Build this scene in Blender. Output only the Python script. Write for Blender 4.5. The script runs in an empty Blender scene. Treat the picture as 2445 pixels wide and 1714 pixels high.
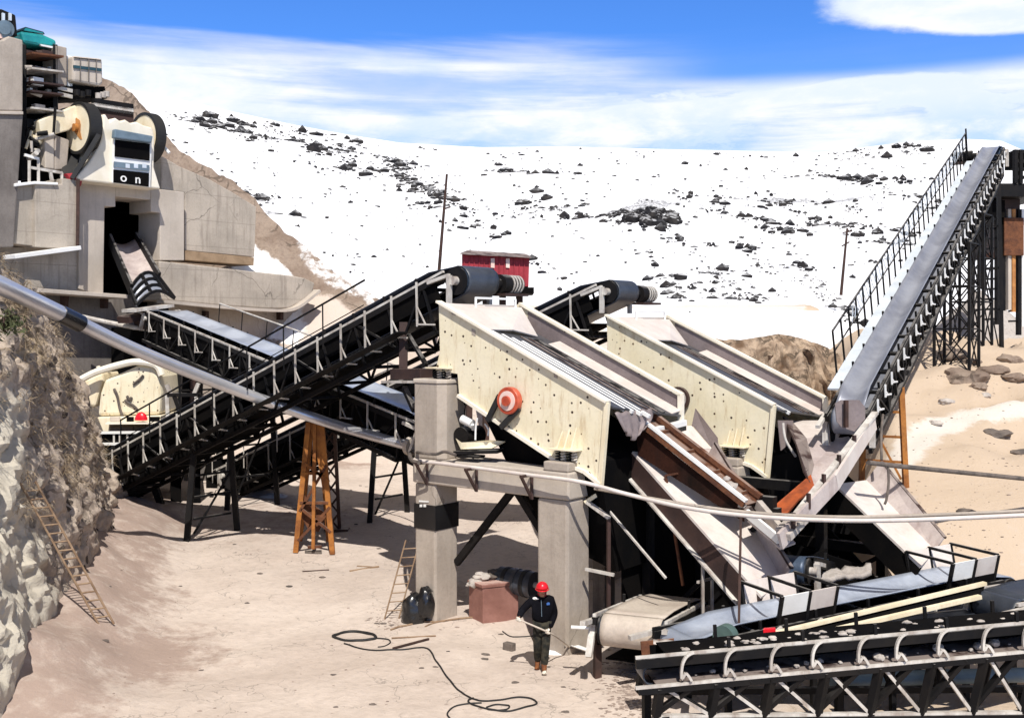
import bpy, bmesh, math, random
from mathutils import Vector as V, Matrix, noise as mnoise
random.seed(7)
R = math.radians
F, CX, HY, CAMH = 2600.0, 1222.5, 780.0, 6.8      # focal length / principal point in photo pixels, camera height
sc = bpy.context.scene
COL = sc.collection
Z = V((0, 0, 1))
OFF = {}                                            # world position each object's mesh is relative to

# ------------------------------------------------------------------ survey helpers
def P(px, py, d):
    return V(((px - CX) / F * d, d, CAMH - (py - HY) / F * d))
# plant grid: everything on site is square to the screen axis A and the cross axis W
O0 = V((-1.83, 25.4, 0)); A0 = V((.786, -.618, 0)).normalized(); W0 = V((.618, .786, 0)).normalized()
def Q(a, w, z): return O0 + A0 * a + W0 * w + Z * z
def on_w(px, py, w):
    o = O0 + W0 * w; u = (px - CX) / F
    a = (u * o.y - o.x) / (A0.x - u * A0.y)
    d = o.y + a * A0.y
    return a, CAMH - (py - HY) / F * d
def on_a(px, py, a):
    o = O0 + A0 * a; u = (px - CX) / F
    w = (u * o.y - o.x) / (W0.x - u * W0.y)
    d = o.y + w * W0.y
    return w, CAMH - (py - HY) / F * d
def PW(px, py, w): a, z = on_w(px, py, w); return Q(a, w, z)
def PA(px, py, a): w, z = on_a(px, py, a); return Q(a, w, z)
def lerp(a, b, t): return a + (b - a) * t
def clamp(x, a=0., b=1.): return max(a, min(b, x))
def sst(a, b, x):
    t = clamp((x - a) / (b - a)); return t * t * (3 - 2 * t)
def interp(tab, x):
    if x <= tab[0][0]: return tab[0][1]
    for (x0, y0), (x1, y1) in zip(tab, tab[1:]):
        if x <= x1: return lerp(y0, y1, (x - x0) / (x1 - x0))
    return tab[-1][1]
def ns(x, y, z=0., s=1., o=3):
    return mnoise.fractal(V((x * s, y * s, z * s)), 1.0, 2.0, o)

cl_base = [(12, -330), (16, -90), (19, 45), (22, 110), (24, 165), (26, 215), (28, 245), (30, 270), (33, 292), (36, 308), (40, 320), (44, 325)]
def gz(x, y):
    """height of the yard: level near the camera, a bank behind, a sandy bench on the right"""
    z = max(0., y - 24) * .055 * (1 - sst(3, 9, x)) if y < 60 else 2.0
    r = x - (.28 * y - .2)                                   # how far right of the plant
    k = sst(-.5, 2.6, r)
    z = lerp(z, min(5.7, 2.1 + .25 * (y - 25)), k * sst(22.6, 26.5, y)) if y > 22.6 else z
    z += 6.0 * sst(47, 61, y) * (1 - k * .85)
    z += .10 * ns(x, y, 0, .35) * sst(10, 22, y) + .03 * ns(x, y, 4, 1.3)
    z += sst(0, 5, r) * (.6 * ns(x, y, 9, .16) + .55 * abs(ns(x, y, 2, .42))) * sst(26, 34, y) + sst(2, 6, r) * 1.0 * sst(38, 44, y) * (abs(ns(x, y, 3, .32, 5)) - .1)
    xb = (interp(cl_base, y) - CX) / F * y                    # sandy talus at the foot of the rock face
    if 12 < y < 44: z += .95 * (1 - sst(-.6, 2.5, x - xb)) * sst(17, 21, y) * (1 - sst(33, 40, y)) * (1 + .3 * ns(x, y, 6, .5))
    z -= .5 * sst(4, 7, x) * (1 - sst(22, 27, y))
    return z
def G(px, py):
    d = 5.0
    while d < 70:
        p = P(px, py, d)
        if p.z <= gz(p.x, p.y): return V((p.x, p.y, gz(p.x, p.y)))
        d += .05
    return P(px, py, 60)

# ------------------------------------------------------------------ materials
def nt(m):
    m.use_nodes = True; t = m.node_tree
    for n in list(t.nodes): t.nodes.remove(n)
    return t
def N(t, typ, **kw):
    n = t.nodes.new(typ)
    for k, v in kw.items():
        if k.startswith('i_'): n.inputs[int(k[2:]) if k[2:].isdigit() else k[2:].replace('_', ' ')].default_value = v
        else: setattr(n, k, v)
    return n
def mixc(t, fac, a, b, typ='MIX'):
    n = t.nodes.new('ShaderNodeMix'); n.data_type = 'RGBA'; n.blend_type = typ
    for s, v in ((0, fac), (6, a), (7, b)):
        if hasattr(v, 'is_linked'): t.links.new(v, n.inputs[s])
        elif s == 0: n.inputs[0].default_value = v
        else: n.inputs[s].default_value = (*v, 1) if len(v) == 3 else v
    return n.outputs[2]
def math_(t, op, a, b=0., c=0.):
    n = t.nodes.new('ShaderNodeMath'); n.operation = op
    for i, v in enumerate((a, b, c)):
        if hasattr(v, 'is_linked'): t.links.new(v, n.inputs[i])
        else: n.inputs[i].default_value = v
    return n.outputs[0]
def ramp(t, v, lo, hi):
    n = t.nodes.new('ShaderNodeMapRange'); n.interpolation_type = 'SMOOTHSTEP'
    t.links.new(v, n.inputs[0]); n.inputs[1].default_value = lo; n.inputs[2].default_value = hi
    return n.outputs[0]
def tex_noise(t, vec, scale, detail=6, rough=.6, dist=0.):
    n = N(t, 'ShaderNodeTexNoise'); n.inputs['Scale'].default_value = scale; n.inputs['Detail'].default_value = detail
    n.inputs['Roughness'].default_value = rough; n.inputs['Distortion'].default_value = dist
    t.links.new(vec, n.inputs['Vector']); return n.outputs[0]
def vscale(t, vec, s):
    n = N(t, 'ShaderNodeVectorMath', operation='MULTIPLY'); t.links.new(vec, n.inputs[0]); n.inputs[1].default_value = s
    return n.outputs[0]
MATS = {}
def mat(name, c1, c2=None, rough=.7, metal=0., s1=1.2, fine=.15, fs=14., bump=.15, streak=None, stamt=.5, crack=None, spots=None,
        snow=None, snowt=(.55, .75), dust=None, brd=None, attr=None, spec=.35):
    m = bpy.data.materials.new(name); t = nt(m); MATS[name] = m
    out = N(t, 'ShaderNodeOutputMaterial'); b = N(t, 'ShaderNodeBsdfPrincipled')
    t.links.new(b.outputs[0], out.inputs[0])
    geo = N(t, 'ShaderNodeNewGeometry'); pos = geo.outputs['Position']
    c2 = c2 or tuple(x * .7 for x in c1)
    n1 = tex_noise(t, pos, s1, 5, .6, .3)
    col = mixc(t, ramp(t, n1, .35, .68), c1, c2)
    n2 = tex_noise(t, pos, fs, 8, .7)
    col = mixc(t, math_(t, 'MULTIPLY', ramp(t, n2, .4, .75), fine), col, tuple(x * .25 for x in c1))
    h = n2
    if streak:                                     # rain streaks running down a face
        ns_ = tex_noise(t, vscale(t, pos, (2.6, 2.6, .22)), 1.6, 6, .65)
        col = mixc(t, math_(t, 'MULTIPLY', ramp(t, ns_, .48, .72), stamt), col, streak)
    if brd:                                        # shutter-board joints of cast concrete
        sx = N(t, 'ShaderNodeSeparateXYZ'); t.links.new(pos, sx.inputs[0])
        fr = math_(t, 'FRACT', math_(t, 'DIVIDE', sx.outputs[2], brd))
        ln = math_(t, 'LESS_THAN', fr, .025)
        col = mixc(t, math_(t, 'MULTIPLY', ln, .45), col, tuple(x * .4 for x in c1))
    if crack:
        vo = N(t, 'ShaderNodeTexVoronoi', feature='DISTANCE_TO_EDGE'); vo.inputs['Scale'].default_value = crack[0]
        wv = N(t, 'ShaderNodeVectorMath', operation='ADD'); t.links.new(pos, wv.inputs[0])
        nn = N(t, 'ShaderNodeTexNoise'); nn.inputs['Scale'].default_value = crack[0] * 1.7; nn.inputs['Detail'].default_value = 5
        t.links.new(pos, nn.inputs['Vector']); t.links.new(nn.outputs[1], wv.inputs[1]); t.links.new(wv.outputs[0], vo.inputs['Vector'])
        ck = math_(t, 'LESS_THAN', vo.outputs[0], crack[1])
        gate = ramp(t, tex_noise(t, pos, crack[0] * .6, 2), .46, .58)
        col = mixc(t, math_(t, 'MULTIPLY', math_(t, 'MULTIPLY', ck, gate), crack[2]), col, tuple(x * .22 for x in c1))
    if spots:                                      # rust-stained bolts and chips; on the cliff, shade of pits as colour
        vo = N(t, 'ShaderNodeTexVoronoi'); vo.inputs['Scale'].default_value = spots[0]; t.links.new(pos, vo.inputs['Vector'])
        vo.inputs['Randomness'].default_value = .8
        wn = tex_noise(t, pos, 25, 2)
        sp = math_(t, 'LESS_THAN', math_(t, 'ADD', vo.outputs[0], math_(t, 'MULTIPLY', wn, .04)), spots[1])
        rd = N(t, 'ShaderNodeSeparateColor'); t.links.new(vo.outputs[1], rd.inputs[0])
        sp = math_(t, 'MULTIPLY', sp, math_(t, 'GREATER_THAN', rd.outputs[0], .35))
        col = mixc(t, sp, col, spots[2])
        rs = ramp(t, tex_noise(t, vscale(t, pos, (3, 3, .5)), 2.2, 8, .75), .50, .70)
        col = mixc(t, math_(t, 'MULTIPLY', rs, .55), col, spots[3])
    nz = N(t, 'ShaderNodeSeparateXYZ'); t.links.new(geo.outputs['Normal'], nz.inputs[0])
    if dust:                                       # pale dust or snow lying on upward faces
        up = math_(t, 'MULTIPLY', ramp(t, nz.outputs[2], .55, .9), ramp(t, tex_noise(t, pos, 2.3, 5), .38, .55))
        col = mixc(t, math_(t, 'MULTIPLY', up, dust[1]), col, dust[0])
    if snow:
        sn = ramp(t, tex_noise(t, pos, .35, 8, .65), *snowt)
        col = mixc(t, sn, col, snow)
    if attr:
        for an, ac in attr:
            at = N(t, 'ShaderNodeAttribute'); at.attribute_name = an
            msk = ramp(t, math_(t, 'ADD', at.outputs['Fac'], math_(t, 'MULTIPLY', math_(t, 'SUBTRACT', tex_noise(t, pos, 2.2, 7, .7), .5), .9)), .35, .65)
            col = mixc(t, msk, col, ac)
    t.links.new(col, b.inputs['Base Color'])
    b.inputs['Roughness'].default_value = rough; b.inputs['Metallic'].default_value = metal
    b.inputs['Specular IOR Level'].default_value = spec
    if bump:
        bp = N(t, 'ShaderNodeBump'); bp.inputs['Strength'].default_value = bump; bp.inputs['Distance'].default_value = .05
        hh = math_(t, 'ADD', h, math_(t, 'MULTIPLY', n1, 2.0))
        t.links.new(hh, bp.inputs['Height']); t.links.new(bp.outputs[0], b.inputs['Normal'])
    return m

mat('black_steel', (.006, .006, .007), (.014, .012, .011), .6, 0, dust=((.5, .47, .44), .28), spec=.15)
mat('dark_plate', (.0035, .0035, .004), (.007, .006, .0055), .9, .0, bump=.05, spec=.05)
mat('pale_steel', (.60, .57, .52), (.40, .36, .32), .6, .0, s1=2.5, streak=(.17, .11, .08), stamt=.6)
mat('brown_steel', (.060, .032, .026), (.035, .020, .018), .65, .1, dust=((.45, .38, .34), .5))
mat('dark_rust', (.036, .013, .008), (.008, .005, .004), .85, 0, s1=1.4, fine=.5, streak=(.02, .01, .008), stamt=.7, spec=.1)
mat('rust', (.17, .065, .028), (.085, .032, .018), .85, 0, s1=3, fine=.5, bump=.3, dust=((.42, .34, .29), .45))
mat('orange_rust', (.42, .165, .035), (.20, .07, .02), .8, 0, s1=2.2, fine=.35, bump=.25)
mat('bright_rust', (.40, .085, .02), (.20, .045, .015), .8, 0, s1=2.2, fine=.3)
mat('cream_paint', (.80, .725, .54), (.75, .67, .47), .5, 0, fine=.12, bump=.05, spots=(6.0, .20, (.05, .03, .02), (.42, .27, .12)), spec=.4)
mat('cream_plain', (.82, .74, .56), (.72, .62, .43), .5, 0, fine=.10, bump=.05, streak=(.5, .35, .16), stamt=.3)
mat('cream_pale', (.84, .78, .66), (.76, .69, .55), .5, 0, fine=.06, bump=.04)
mat('pink_steel', (.58, .50, .46), (.42, .35, .33), .55, .1, fine=.2, streak=(.25, .16, .13), stamt=.35)
mat('pale_sheet', (.66, .60, .55), (.56, .49, .445), .5, .0, fine=.08, streak=(.45, .37, .32), stamt=.3)
mat('grey_liner', (.25, .205, .20), (.19, .15, .145), .6, .1, fine=.25)
mat('deck_rubber', (.055, .058, .066), (.10, .10, .11), .42, .2, s1=2, fine=.3, streak=(.16, .16, .17), stamt=.35)
mat('belt_bright', (.50, .55, .64), (.30, .34, .42), .33, .25, s1=.9, fine=.15, bump=.05, spec=.5)
mat('belt_grey', (.31, .325, .37), (.19, .20, .24), .33, .2, s1=.8, fine=.15, bump=.05, spec=.5)
mat('belt_dark', (.055, .065, .085), (.030, .036, .048), .4, .1, fine=.2, spec=.5)
mat('belt_dusty', (.55, .48, .40), (.44, .37, .31), .7, 0, fine=.25)
mat('pulley_blue', (.075, .11, .17), (.045, .065, .10), .38, .3, fine=.2, spec=.5)
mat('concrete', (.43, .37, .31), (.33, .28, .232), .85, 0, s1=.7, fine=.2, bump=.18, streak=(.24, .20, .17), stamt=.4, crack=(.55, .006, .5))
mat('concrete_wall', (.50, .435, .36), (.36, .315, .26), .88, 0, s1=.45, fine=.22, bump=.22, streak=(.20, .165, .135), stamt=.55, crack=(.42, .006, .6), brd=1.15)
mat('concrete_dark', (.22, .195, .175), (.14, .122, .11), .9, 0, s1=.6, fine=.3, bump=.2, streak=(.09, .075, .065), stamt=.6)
mat('concrete_pale', (.53, .465, .395), (.43, .375, .315), .85, 0, s1=.6, fine=.12, bump=.12, streak=(.32, .28, .24), stamt=.35)
mat('yard_sand', (.61, .52, .45), (.50, .415, .355), .95, 0, s1=.18, fine=.22, fs=5, bump=.75, crack=(1.1, .012, .45),
    attr=(('damp', (.36, .275, .23)), ('ochre', (.50, .395, .295)), ('snow', (.62, .56, .495))), spec=.1)
mat('snow', (.84, .85, .875), (.79, .805, .84), .6, 0, s1=.04, fine=.02, bump=.1, attr=(('rock', (.045, .045, .05)),), spec=.2)
mat('hill_rock', (.014, .014, .017), (.04, .036, .034), .95, 0, s1=.6, fine=.4, bump=.4, dust=((.85, .86, .88), .45), spec=.1)
mat('brown_soil', (.30, .235, .185), (.21, .155, .12), .95, 0, s1=.5, fine=.35, fs=6, bump=.7, streak=(.15, .105, .08), stamt=.6, crack=(.7, .03, .6),
    attr=(('sand', (.55, .465, .40)), ('snow', (.88, .88, .88))), spec=.1)
mat('crag', (.46, .35, .255), (.15, .095, .06), .95, 0, s1=1.3, fine=.9, fs=3.2, bump=1.0, crack=(1.6, .08, .9), attr=(('snow', (.85, .83, .8)),), spec=.1)
mat('cliff', (.50, .415, .335), (.36, .295, .24), .95, 0, s1=.55, fine=.55, fs=5, bump=1.0, crack=(1.3, .035, .75), streak=(.16, .13, .105), stamt=.5, spots=(2.1, .24, (.075, .06, .05), (.26, .20, .155)),  # dark spots paint the shade inside holes in the rock
    attr=(('grass', (.33, .245, .135)), ('pale', (.50, .455, .375))), spec=.1)
mat('dry_grass', (.36, .28, .19), (.24, .18, .115), .9, 0)
mat('green_shrub', (.06, .075, .03), (.10, .09, .045), .9, 0)
mat('gravel', (.46, .42, .385), (.36, .32, .29), .95, 0, s1=.5, fine=.4, fs=9, bump=.6, spec=.1)
mat('stone_pale', (.50, .45, .40), (.34, .30, .27), .9, 0, s1=3, bump=.4)
mat('stone_dark', (.16, .13, .11), (.08, .068, .06), .9, 0, s1=3, bump=.4)
mat('pipe_metal', (.66, .66, .68), (.52, .52, .54), .3, .6, s1=.5, fine=.1, bump=.03)
mat('red_paint', (.38, .035, .05), (.28, .025, .035), .6, 0, streak=(.18, .02, .025), stamt=.5)
mat('red_orange', (.55, .10, .045), (.36, .055, .03), .35, 0, s1=4, spec=.5)
mat('pale_pink', (.80, .62, .55), (.7, .5, .42), .45, 0)
mat('red_plastic', (.70, .010, .022), (.62, .010, .02), .32, 0, fine=.03, bump=0, spec=.5)
mat('terracotta', (.30, .15, .12), (.20, .09, .07), .8, 0, dust=((.52, .36, .31), .9))
mat('teal_paint', (.02, .34, .33), (.015, .22, .24), .3, .1, fine=.15, spec=.5)
mat('drum_green', (.10, .16, .145), (.06, .10, .09), .5, 0)
mat('glass_dark', (.02, .06, .07), (.01, .03, .035), .1, 0, fine=0, bump=0, spec=.6)
mat('slate_blue', (.17, .235, .29), (.12, .17, .21), .5, .1)
mat('orange_wear', (.52, .24, .075), (.32, .13, .04), .7, 0, s1=2)
mat('white_paint', (.82, .82, .80), (.74, .73, .70), .5, 0, fine=.05)
mat('clod', (.30, .235, .195), (.20, .155, .13), .95, 0, s1=3)
mat('wood', (.34, .235, .15), (.22, .14, .085), .85, 0, s1=3, fine=.4, streak=(.11, .07, .045))
mat('panel_wood', (.36, .25, .155), (.25, .17, .10), .8, 0, s1=2, fine=.2)
mat('dark_wood', (.065, .034, .026), (.035, .02, .016), .85, 0, s1=3)
mat('rubber', (.014, .014, .015), (.022, .021, .02), .6, 0, fine=0, bump=0)
mat('bag_black', (.008, .008, .009), (.014, .014, .015), .25, 0, fine=0, bump=0, spec=.6)
mat('jacket', (.004, .004, .006), (.007, .007, .010), .9, 0, fine=.1, spec=.08)
mat('camo', (.007, .008, .007), (.05, .043, .028), .9, 0, s1=9, fine=.1)
mat('boot', (.22, .075, .02), (.12, .04, .015), .7, 0, s1=8)
mat('glove', (.74, .68, .58), (.62, .56, .47), .8, 0, fine=.05)
mat('skin', (.33, .17, .11), (.28, .14, .09), .55, 0, fine=.02, bump=0)
mat('blue_badge', (.05, .14, .40), (.04, .10, .30), .6, 0)
mat('mesh_pale', (.72, .78, .84), (.6, .66, .72), .5, .2)

# ------------------------------------------------------------------ mesh building
class MB:
    def __init__(s): s.v = []; s.f = []
    def add(s, vs, fs):
        o = len(s.v); s.v += [V(x) for x in vs]; s.f += [tuple(i + o for i in f) for f in fs]; return s
    def hexa(s, p):                                   # p: 4 bottom, 4 top
        return s.add(p, [(3, 2, 1, 0), (4, 5, 6, 7), (0, 1, 5, 4), (1, 2, 6, 5), (2, 3, 7, 6), (3, 0, 4, 7)])
    def box(s, c, X, Y, U, hx, hy, hz):
        c = V(c); X = X * hx; Y = Y * hy; U = U * hz
        return s.hexa([c - X - Y - U, c + X - Y - U, c + X + Y - U, c - X + Y - U, c - X - Y + U, c + X - Y + U, c + X + Y + U, c - X + Y + U])
    def bar(s, p, q, w, h=None, up=Z):
        h = h or w; p = V(p); q = V(q); d = (q - p)
        if d.length < 1e-5: return s
        a = d.normalized(); sd = a.cross(up)
        if sd.length < .05: sd = a.cross(V((1, .3, 0)))
        sd.normalize(); u = sd.cross(a)
        return s.box((p + q) / 2, a, sd, u, d.length / 2, w / 2, h / 2)
    def cyl(s, p, q, r, n=14, r2=None, cap=True):
        p = V(p); q = V(q); r2 = r if r2 is None else r2; a = (q - p).normalized()
        x = a.cross(Z)
        if x.length < .05: x = a.cross(V((1, 0, 0)))
        x.normalize(); y = a.cross(x)
        vs = [p + (x * math.cos(k * 2 * math.pi / n) + y * math.sin(k * 2 * math.pi / n)) * r for k in range(n)]
        vs += [q + (x * math.cos(k * 2 * math.pi / n) + y * math.sin(k * 2 * math.pi / n)) * r2 for k in range(n)]
        fs = [(k, (k + 1) % n, n + (k + 1) % n, n + k) for k in range(n)]
        if cap: fs += [tuple(range(n - 1, -1, -1)), tuple(range(n, 2 * n))]
        return s.add(vs, fs)
    def tube(s, pts, r, n=8):
        pts = [V(p) for p in pts]; m = len(pts); rings = []; px = None
        for i, p in enumerate(pts):
            a = (pts[min(i + 1, m - 1)] - pts[max(i - 1, 0)]).normalized()
            if px is None:
                px = a.cross(Z)
                if px.length < .05: px = a.cross(V((1, 0, 0)))
            px = (px - a * px.dot(a)).normalized(); y = a.cross(px)
            rr = r[i] if isinstance(r, (list, tuple)) else r
            rings.append([p + (px * math.cos(k * 2 * math.pi / n) + y * math.sin(k * 2 * math.pi / n)) * rr for k in range(n)])
        vs = [v for g in rings for v in g]; fs = []
        for i in range(m - 1):
            for k in range(n): fs.append((i * n + k, i * n + (k + 1) % n, (i + 1) * n + (k + 1) % n, (i + 1) * n + k))
        fs += [tuple(range(n - 1, -1, -1)), tuple((m - 1) * n + k for k in range(n))]
        return s.add(vs, fs)
    def prism(s, pts, vec):                           # polygon extruded along vec
        pts = [V(p) for p in pts]; n = len(pts); vec = V(vec)
        vs = pts + [p + vec for p in pts]
        fs = [tuple(range(n)), tuple(range(2 * n - 1, n - 1, -1))] + [(k, n + k, n + (k + 1) % n, (k + 1) % n) for k in range(n)]
        return s.add(vs, fs)
    def plate(s, pts, th):                            # flat polygon with real thickness
        pts = [V(p) for p in pts]; nrm = V((0, 0, 0))
        for i in range(len(pts)): nrm += pts[i].cross(pts[(i + 1) % len(pts)])
        nrm.normalize(); return s.prism(pts, nrm * th)
    def grid(s, rows):
        m, n = len(rows), len(rows[0]); vs = [v for r in rows for v in r]
        return s.add(vs, [(i * n + j, i * n + j + 1, (i + 1) * n + j + 1, (i + 1) * n + j) for i in range(m - 1) for j in range(n - 1)])
    def rock(s, c, r, sd=0, flat=.6, sub=2, ax=None):
        bm = bmesh.new(); bmesh.ops.create_icosphere(bm, subdivisions=sub, radius=1)
        c = V(c); ax = ax or (1, 1, 1)
        vs = []
        for v in bm.verts:
            k = 1 + .45 * mnoise.noise(v.co * 1.3 + V((sd * 7.1, sd * 3.3, sd))) + .2 * mnoise.noise(v.co * 3.1 + V((sd, sd * 5, 0)))
            vs.append(c + V((v.co.x * k * r * ax[0], v.co.y * k * r * ax[1], v.co.z * k * r * flat * ax[2])))
        fs = [tuple(l.index for l in f.verts) for f in bm.faces]; bm.free()
        return s.add(vs, fs)
    def build(s, name, m, root=None, smooth=False, bevel=0., solid=0., sub=0, fix=True):
        me = bpy.data.meshes.new(name)
        off = V(OFF.get(root.name, (0, 0, 0))) if root is not None else V((0, 0, 0))
        me.from_pydata([v - off for v in s.v], [], s.f); me.update()
        if fix:
            bm = bmesh.new(); bm.from_mesh(me); bmesh.ops.recalc_face_normals(bm, faces=bm.faces); bm.to_mesh(me); bm.free()
        if smooth:
            for p in me.polygons: p.use_smooth = True
            try: me.set_sharp_from_angle(angle=R(40))
            except Exception: pass
        me.materials.append(MATS[m]); o = bpy.data.objects.new(name, me); COL.objects.link(o); OFF[o.name] = off
        if root is not None: o.parent = root
        if bevel:
            b = o.modifiers.new('b', 'BEVEL'); b.width = bevel; b.segments = 2; b.limit_method = 'ANGLE'; b.angle_limit = R(50)
        if solid:
            b = o.modifiers.new('s', 'SOLIDIFY'); b.thickness = solid; b.offset = 0
        return o
def tag(o, label, cat, group=None):
    o['label'] = label; o['category'] = cat
    if group: o['group'] = group
    return o
def thing(name, label, cat, loc, group=None):
    o = bpy.data.objects.new(name, None); COL.objects.link(o); loc = V(loc); o.location = loc; OFF[o.name] = loc
    o.empty_display_size = .3
    return tag(o, label, cat, group)
def struct(o, kind='structure'): o['kind'] = kind; return o
def attr(o, name, vals):
    a = o.data.attributes.new(name, 'FLOAT', 'POINT'); a.data.foreach_set('value', vals)
def child_copy(o, root, delta=V((0, 0, 0))):
    c = o.copy(); COL.objects.link(c); c.parent = root; c.location = o.location + delta; return c
def spline(pts, n=8):
    pts = [V(p) for p in pts]; out = []
    for i in range(len(pts) - 1):
        p0 = pts[max(i - 1, 0)]; p1 = pts[i]; p2 = pts[i + 1]; p3 = pts[min(i + 2, len(pts) - 1)]
        for k in range(n):
            t = k / n
            out.append(.5 * ((2 * p1) + (p2 - p0) * t + (2 * p0 - 5 * p1 + 4 * p2 - p3) * t * t + (3 * p1 - p0 - 3 * p2 + p3) * t ** 3))
    return out + [pts[-1]]
# ------------------------------------------------------------------ camera, sun, sky
cam = bpy.data.cameras.new('camera'); co = bpy.data.objects.new('camera', cam); COL.objects.link(co)
co.location = (0, 0, CAMH); co.rotation_euler = (R(90), 0, 0)
cam.sensor_width = 36; cam.lens = F / 2445 * 36; cam.shift_y = (HY - 857) / 2445; cam.clip_end = 2000; cam.clip_start = .1
sc.camera = co
sc.view_settings.view_transform = 'Standard'; sc.view_settings.look = 'None'; sc.view_settings.gamma = 1
sc.view_settings.exposure = .25
SUN = V((.10, -.72, .90)).normalized()
sl = bpy.data.lights.new('sun', 'SUN'); sl.energy = 4.6; sl.angle = R(.5); sl.color = (1, .955, .89)
so = bpy.data.objects.new('sun', sl); COL.objects.link(so); so.rotation_euler = SUN.to_track_quat('Z', 'Y').to_euler()
wd = bpy.data.worlds.new('World'); sc.world = wd; wd.use_nodes = True; t = wd.node_tree
for n in list(t.nodes): t.nodes.remove(n)
wo = N(t, 'ShaderNodeOutputWorld'); bg = N(t, 'ShaderNodeBackground'); bg.inputs[1].default_value = .075
sky = N(t, 'ShaderNodeTexSky', sky_type='NISHITA', sun_disc=False)
sky.sun_elevation = math.asin(SUN.z); sky.sun_rotation = math.atan2(SUN.x, SUN.y)
sky.altitude = 1500; sky.ozone_density = 2.5; sky.dust_density = .3; sky.air_density = 1.0
tc = N(t, 'ShaderNodeTexCoord'); dv = tc.outputs['Generated']
sx = N(t, 'ShaderNodeSeparateXYZ'); t.links.new(dv, sx.inputs[0])
az = math_(t, 'ARCTAN2', sx.outputs[0], sx.outputs[1]); el = math_(t, 'ARCSINE', sx.outputs[2])
def vec(x, y, z=0.):
    c = N(t, 'ShaderNodeCombineXYZ')
    for i, v in enumerate((x, y, z)):
        if hasattr(v, 'is_linked'): t.links.new(v, c.inputs[i])
        else: c.inputs[i].default_value = v
    return c.outputs[0]
# long flat streaks of cirrus, thickening towards the horizon; heavier cumulus on the right
tilt = math_(t, 'ADD', el, math_(t, 'MULTIPLY', az, .012))
n_st = tex_noise(t, vec(math_(t, 'MULTIPLY', az, 2.2), math_(t, 'MULTIPLY', tilt, 26)), 1.0, 7, .55, .25)
n_fine = tex_noise(t, vec(math_(t, 'MULTIPLY', az, 7), math_(t, 'MULTIPLY', tilt, 90)), 1.0, 6, .6, .3)
n_cu = tex_noise(t, vec(math_(t, 'MULTIPLY', az, 9), math_(t, 'MULTIPLY', el, 22)), 1.0, 9, .62, .2)
edge = math_(t, 'SUBTRACT', .270, math_(t, 'MULTIPLY', ramp(t, az, .02, .16), .045))      # upper limit of the bank of cloud
body = math_(t, 'SUBTRACT', 1.0, ramp(t, math_(t, 'ADD', el, math_(t, 'MULTIPLY', math_(t, 'SUBTRACT', n_st, .5), .10)), math_(t, 'SUBTRACT', 0, -.225) if False else .222, .268))
strk = ramp(t, math_(t, 'ADD', math_(t, 'MULTIPLY', n_st, .75), math_(t, 'MULTIPLY', n_fine, .25)), .34, .54)
gap = math_(t, 'ADD', .45, math_(t, 'MULTIPLY', strk, .6))
lowr = math_(t, 'MULTIPLY', ramp(t, az, -.02, .14), math_(t, 'SUBTRACT', 1.0, ramp(t, el, .205, .245)))
cu = ramp(t, n_cu, .42, .56)
cl = math_(t, 'MULTIPLY', body, gap)
cl = math_(t, 'MAXIMUM', cl, math_(t, 'MULTIPLY', lowr, cu))
rightblue = math_(t, 'MULTIPLY', ramp(t, az, .0, .2), ramp(t, el, .205, .225))
cl = math_(t, 'MULTIPLY', cl, math_(t, 'SUBTRACT', 1.0, math_(t, 'MULTIPLY', rightblue, .95)))
def blob(a0, e0, sa, se):
    dx = math_(t, 'DIVIDE', math_(t, 'SUBTRACT', az, a0), sa); dy = math_(t, 'DIVIDE', math_(t, 'SUBTRACT', el, e0), se)
    return math_(t, 'EXPONENT', math_(t, 'MULTIPLY', math_(t, 'ADD', math_(t, 'MULTIPLY', dx, dx), math_(t, 'MULTIPLY', dy, dy)), -1.0))
big = math_(t, 'ADD', blob(.39, .272, .13, .026), blob(.47, .255, .10, .016))
cl = math_(t, 'MAXIMUM', cl, ramp(t, math_(t, 'ADD', big, math_(t, 'MULTIPLY', math_(t, 'SUBTRACT', n_cu, .5), .9)), .42, .72))
big2 = math_(t, 'ADD', blob(.33, .205, .12, .013), blob(.14, .19, .12, .016))
cl = math_(t, 'MAXIMUM', cl, ramp(t, math_(t, 'ADD', big2, math_(t, 'MULTIPLY', math_(t, 'SUBTRACT', n_cu, .5), .8)), .40, .75))
blue = mixc(t, 1.0, sky.outputs[0], (.66, 1.25, 2.15), 'MULTIPLY')
low = math_(t, 'SUBTRACT', 1.0, ramp(t, el, .135, .20))
cwhite = mixc(t, math_(t, 'MULTIPLY', math_(t, 'ADD', low, .45), ramp(t, n_cu, .35, .62)), (11.8, 11.9, 12.2), (6.6, 8.8, 12.0))
col = mixc(t, cl, blue, cwhite)
col = mixc(t, ramp(t, el, .36, .60), col, (3.6, 3.3, 3.1))          # unseen grey veil overhead, added to keep fill light neutral and dim
t.links.new(col, bg.inputs[0]); t.links.new(bg.outputs[0], wo.inputs[0])

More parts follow.
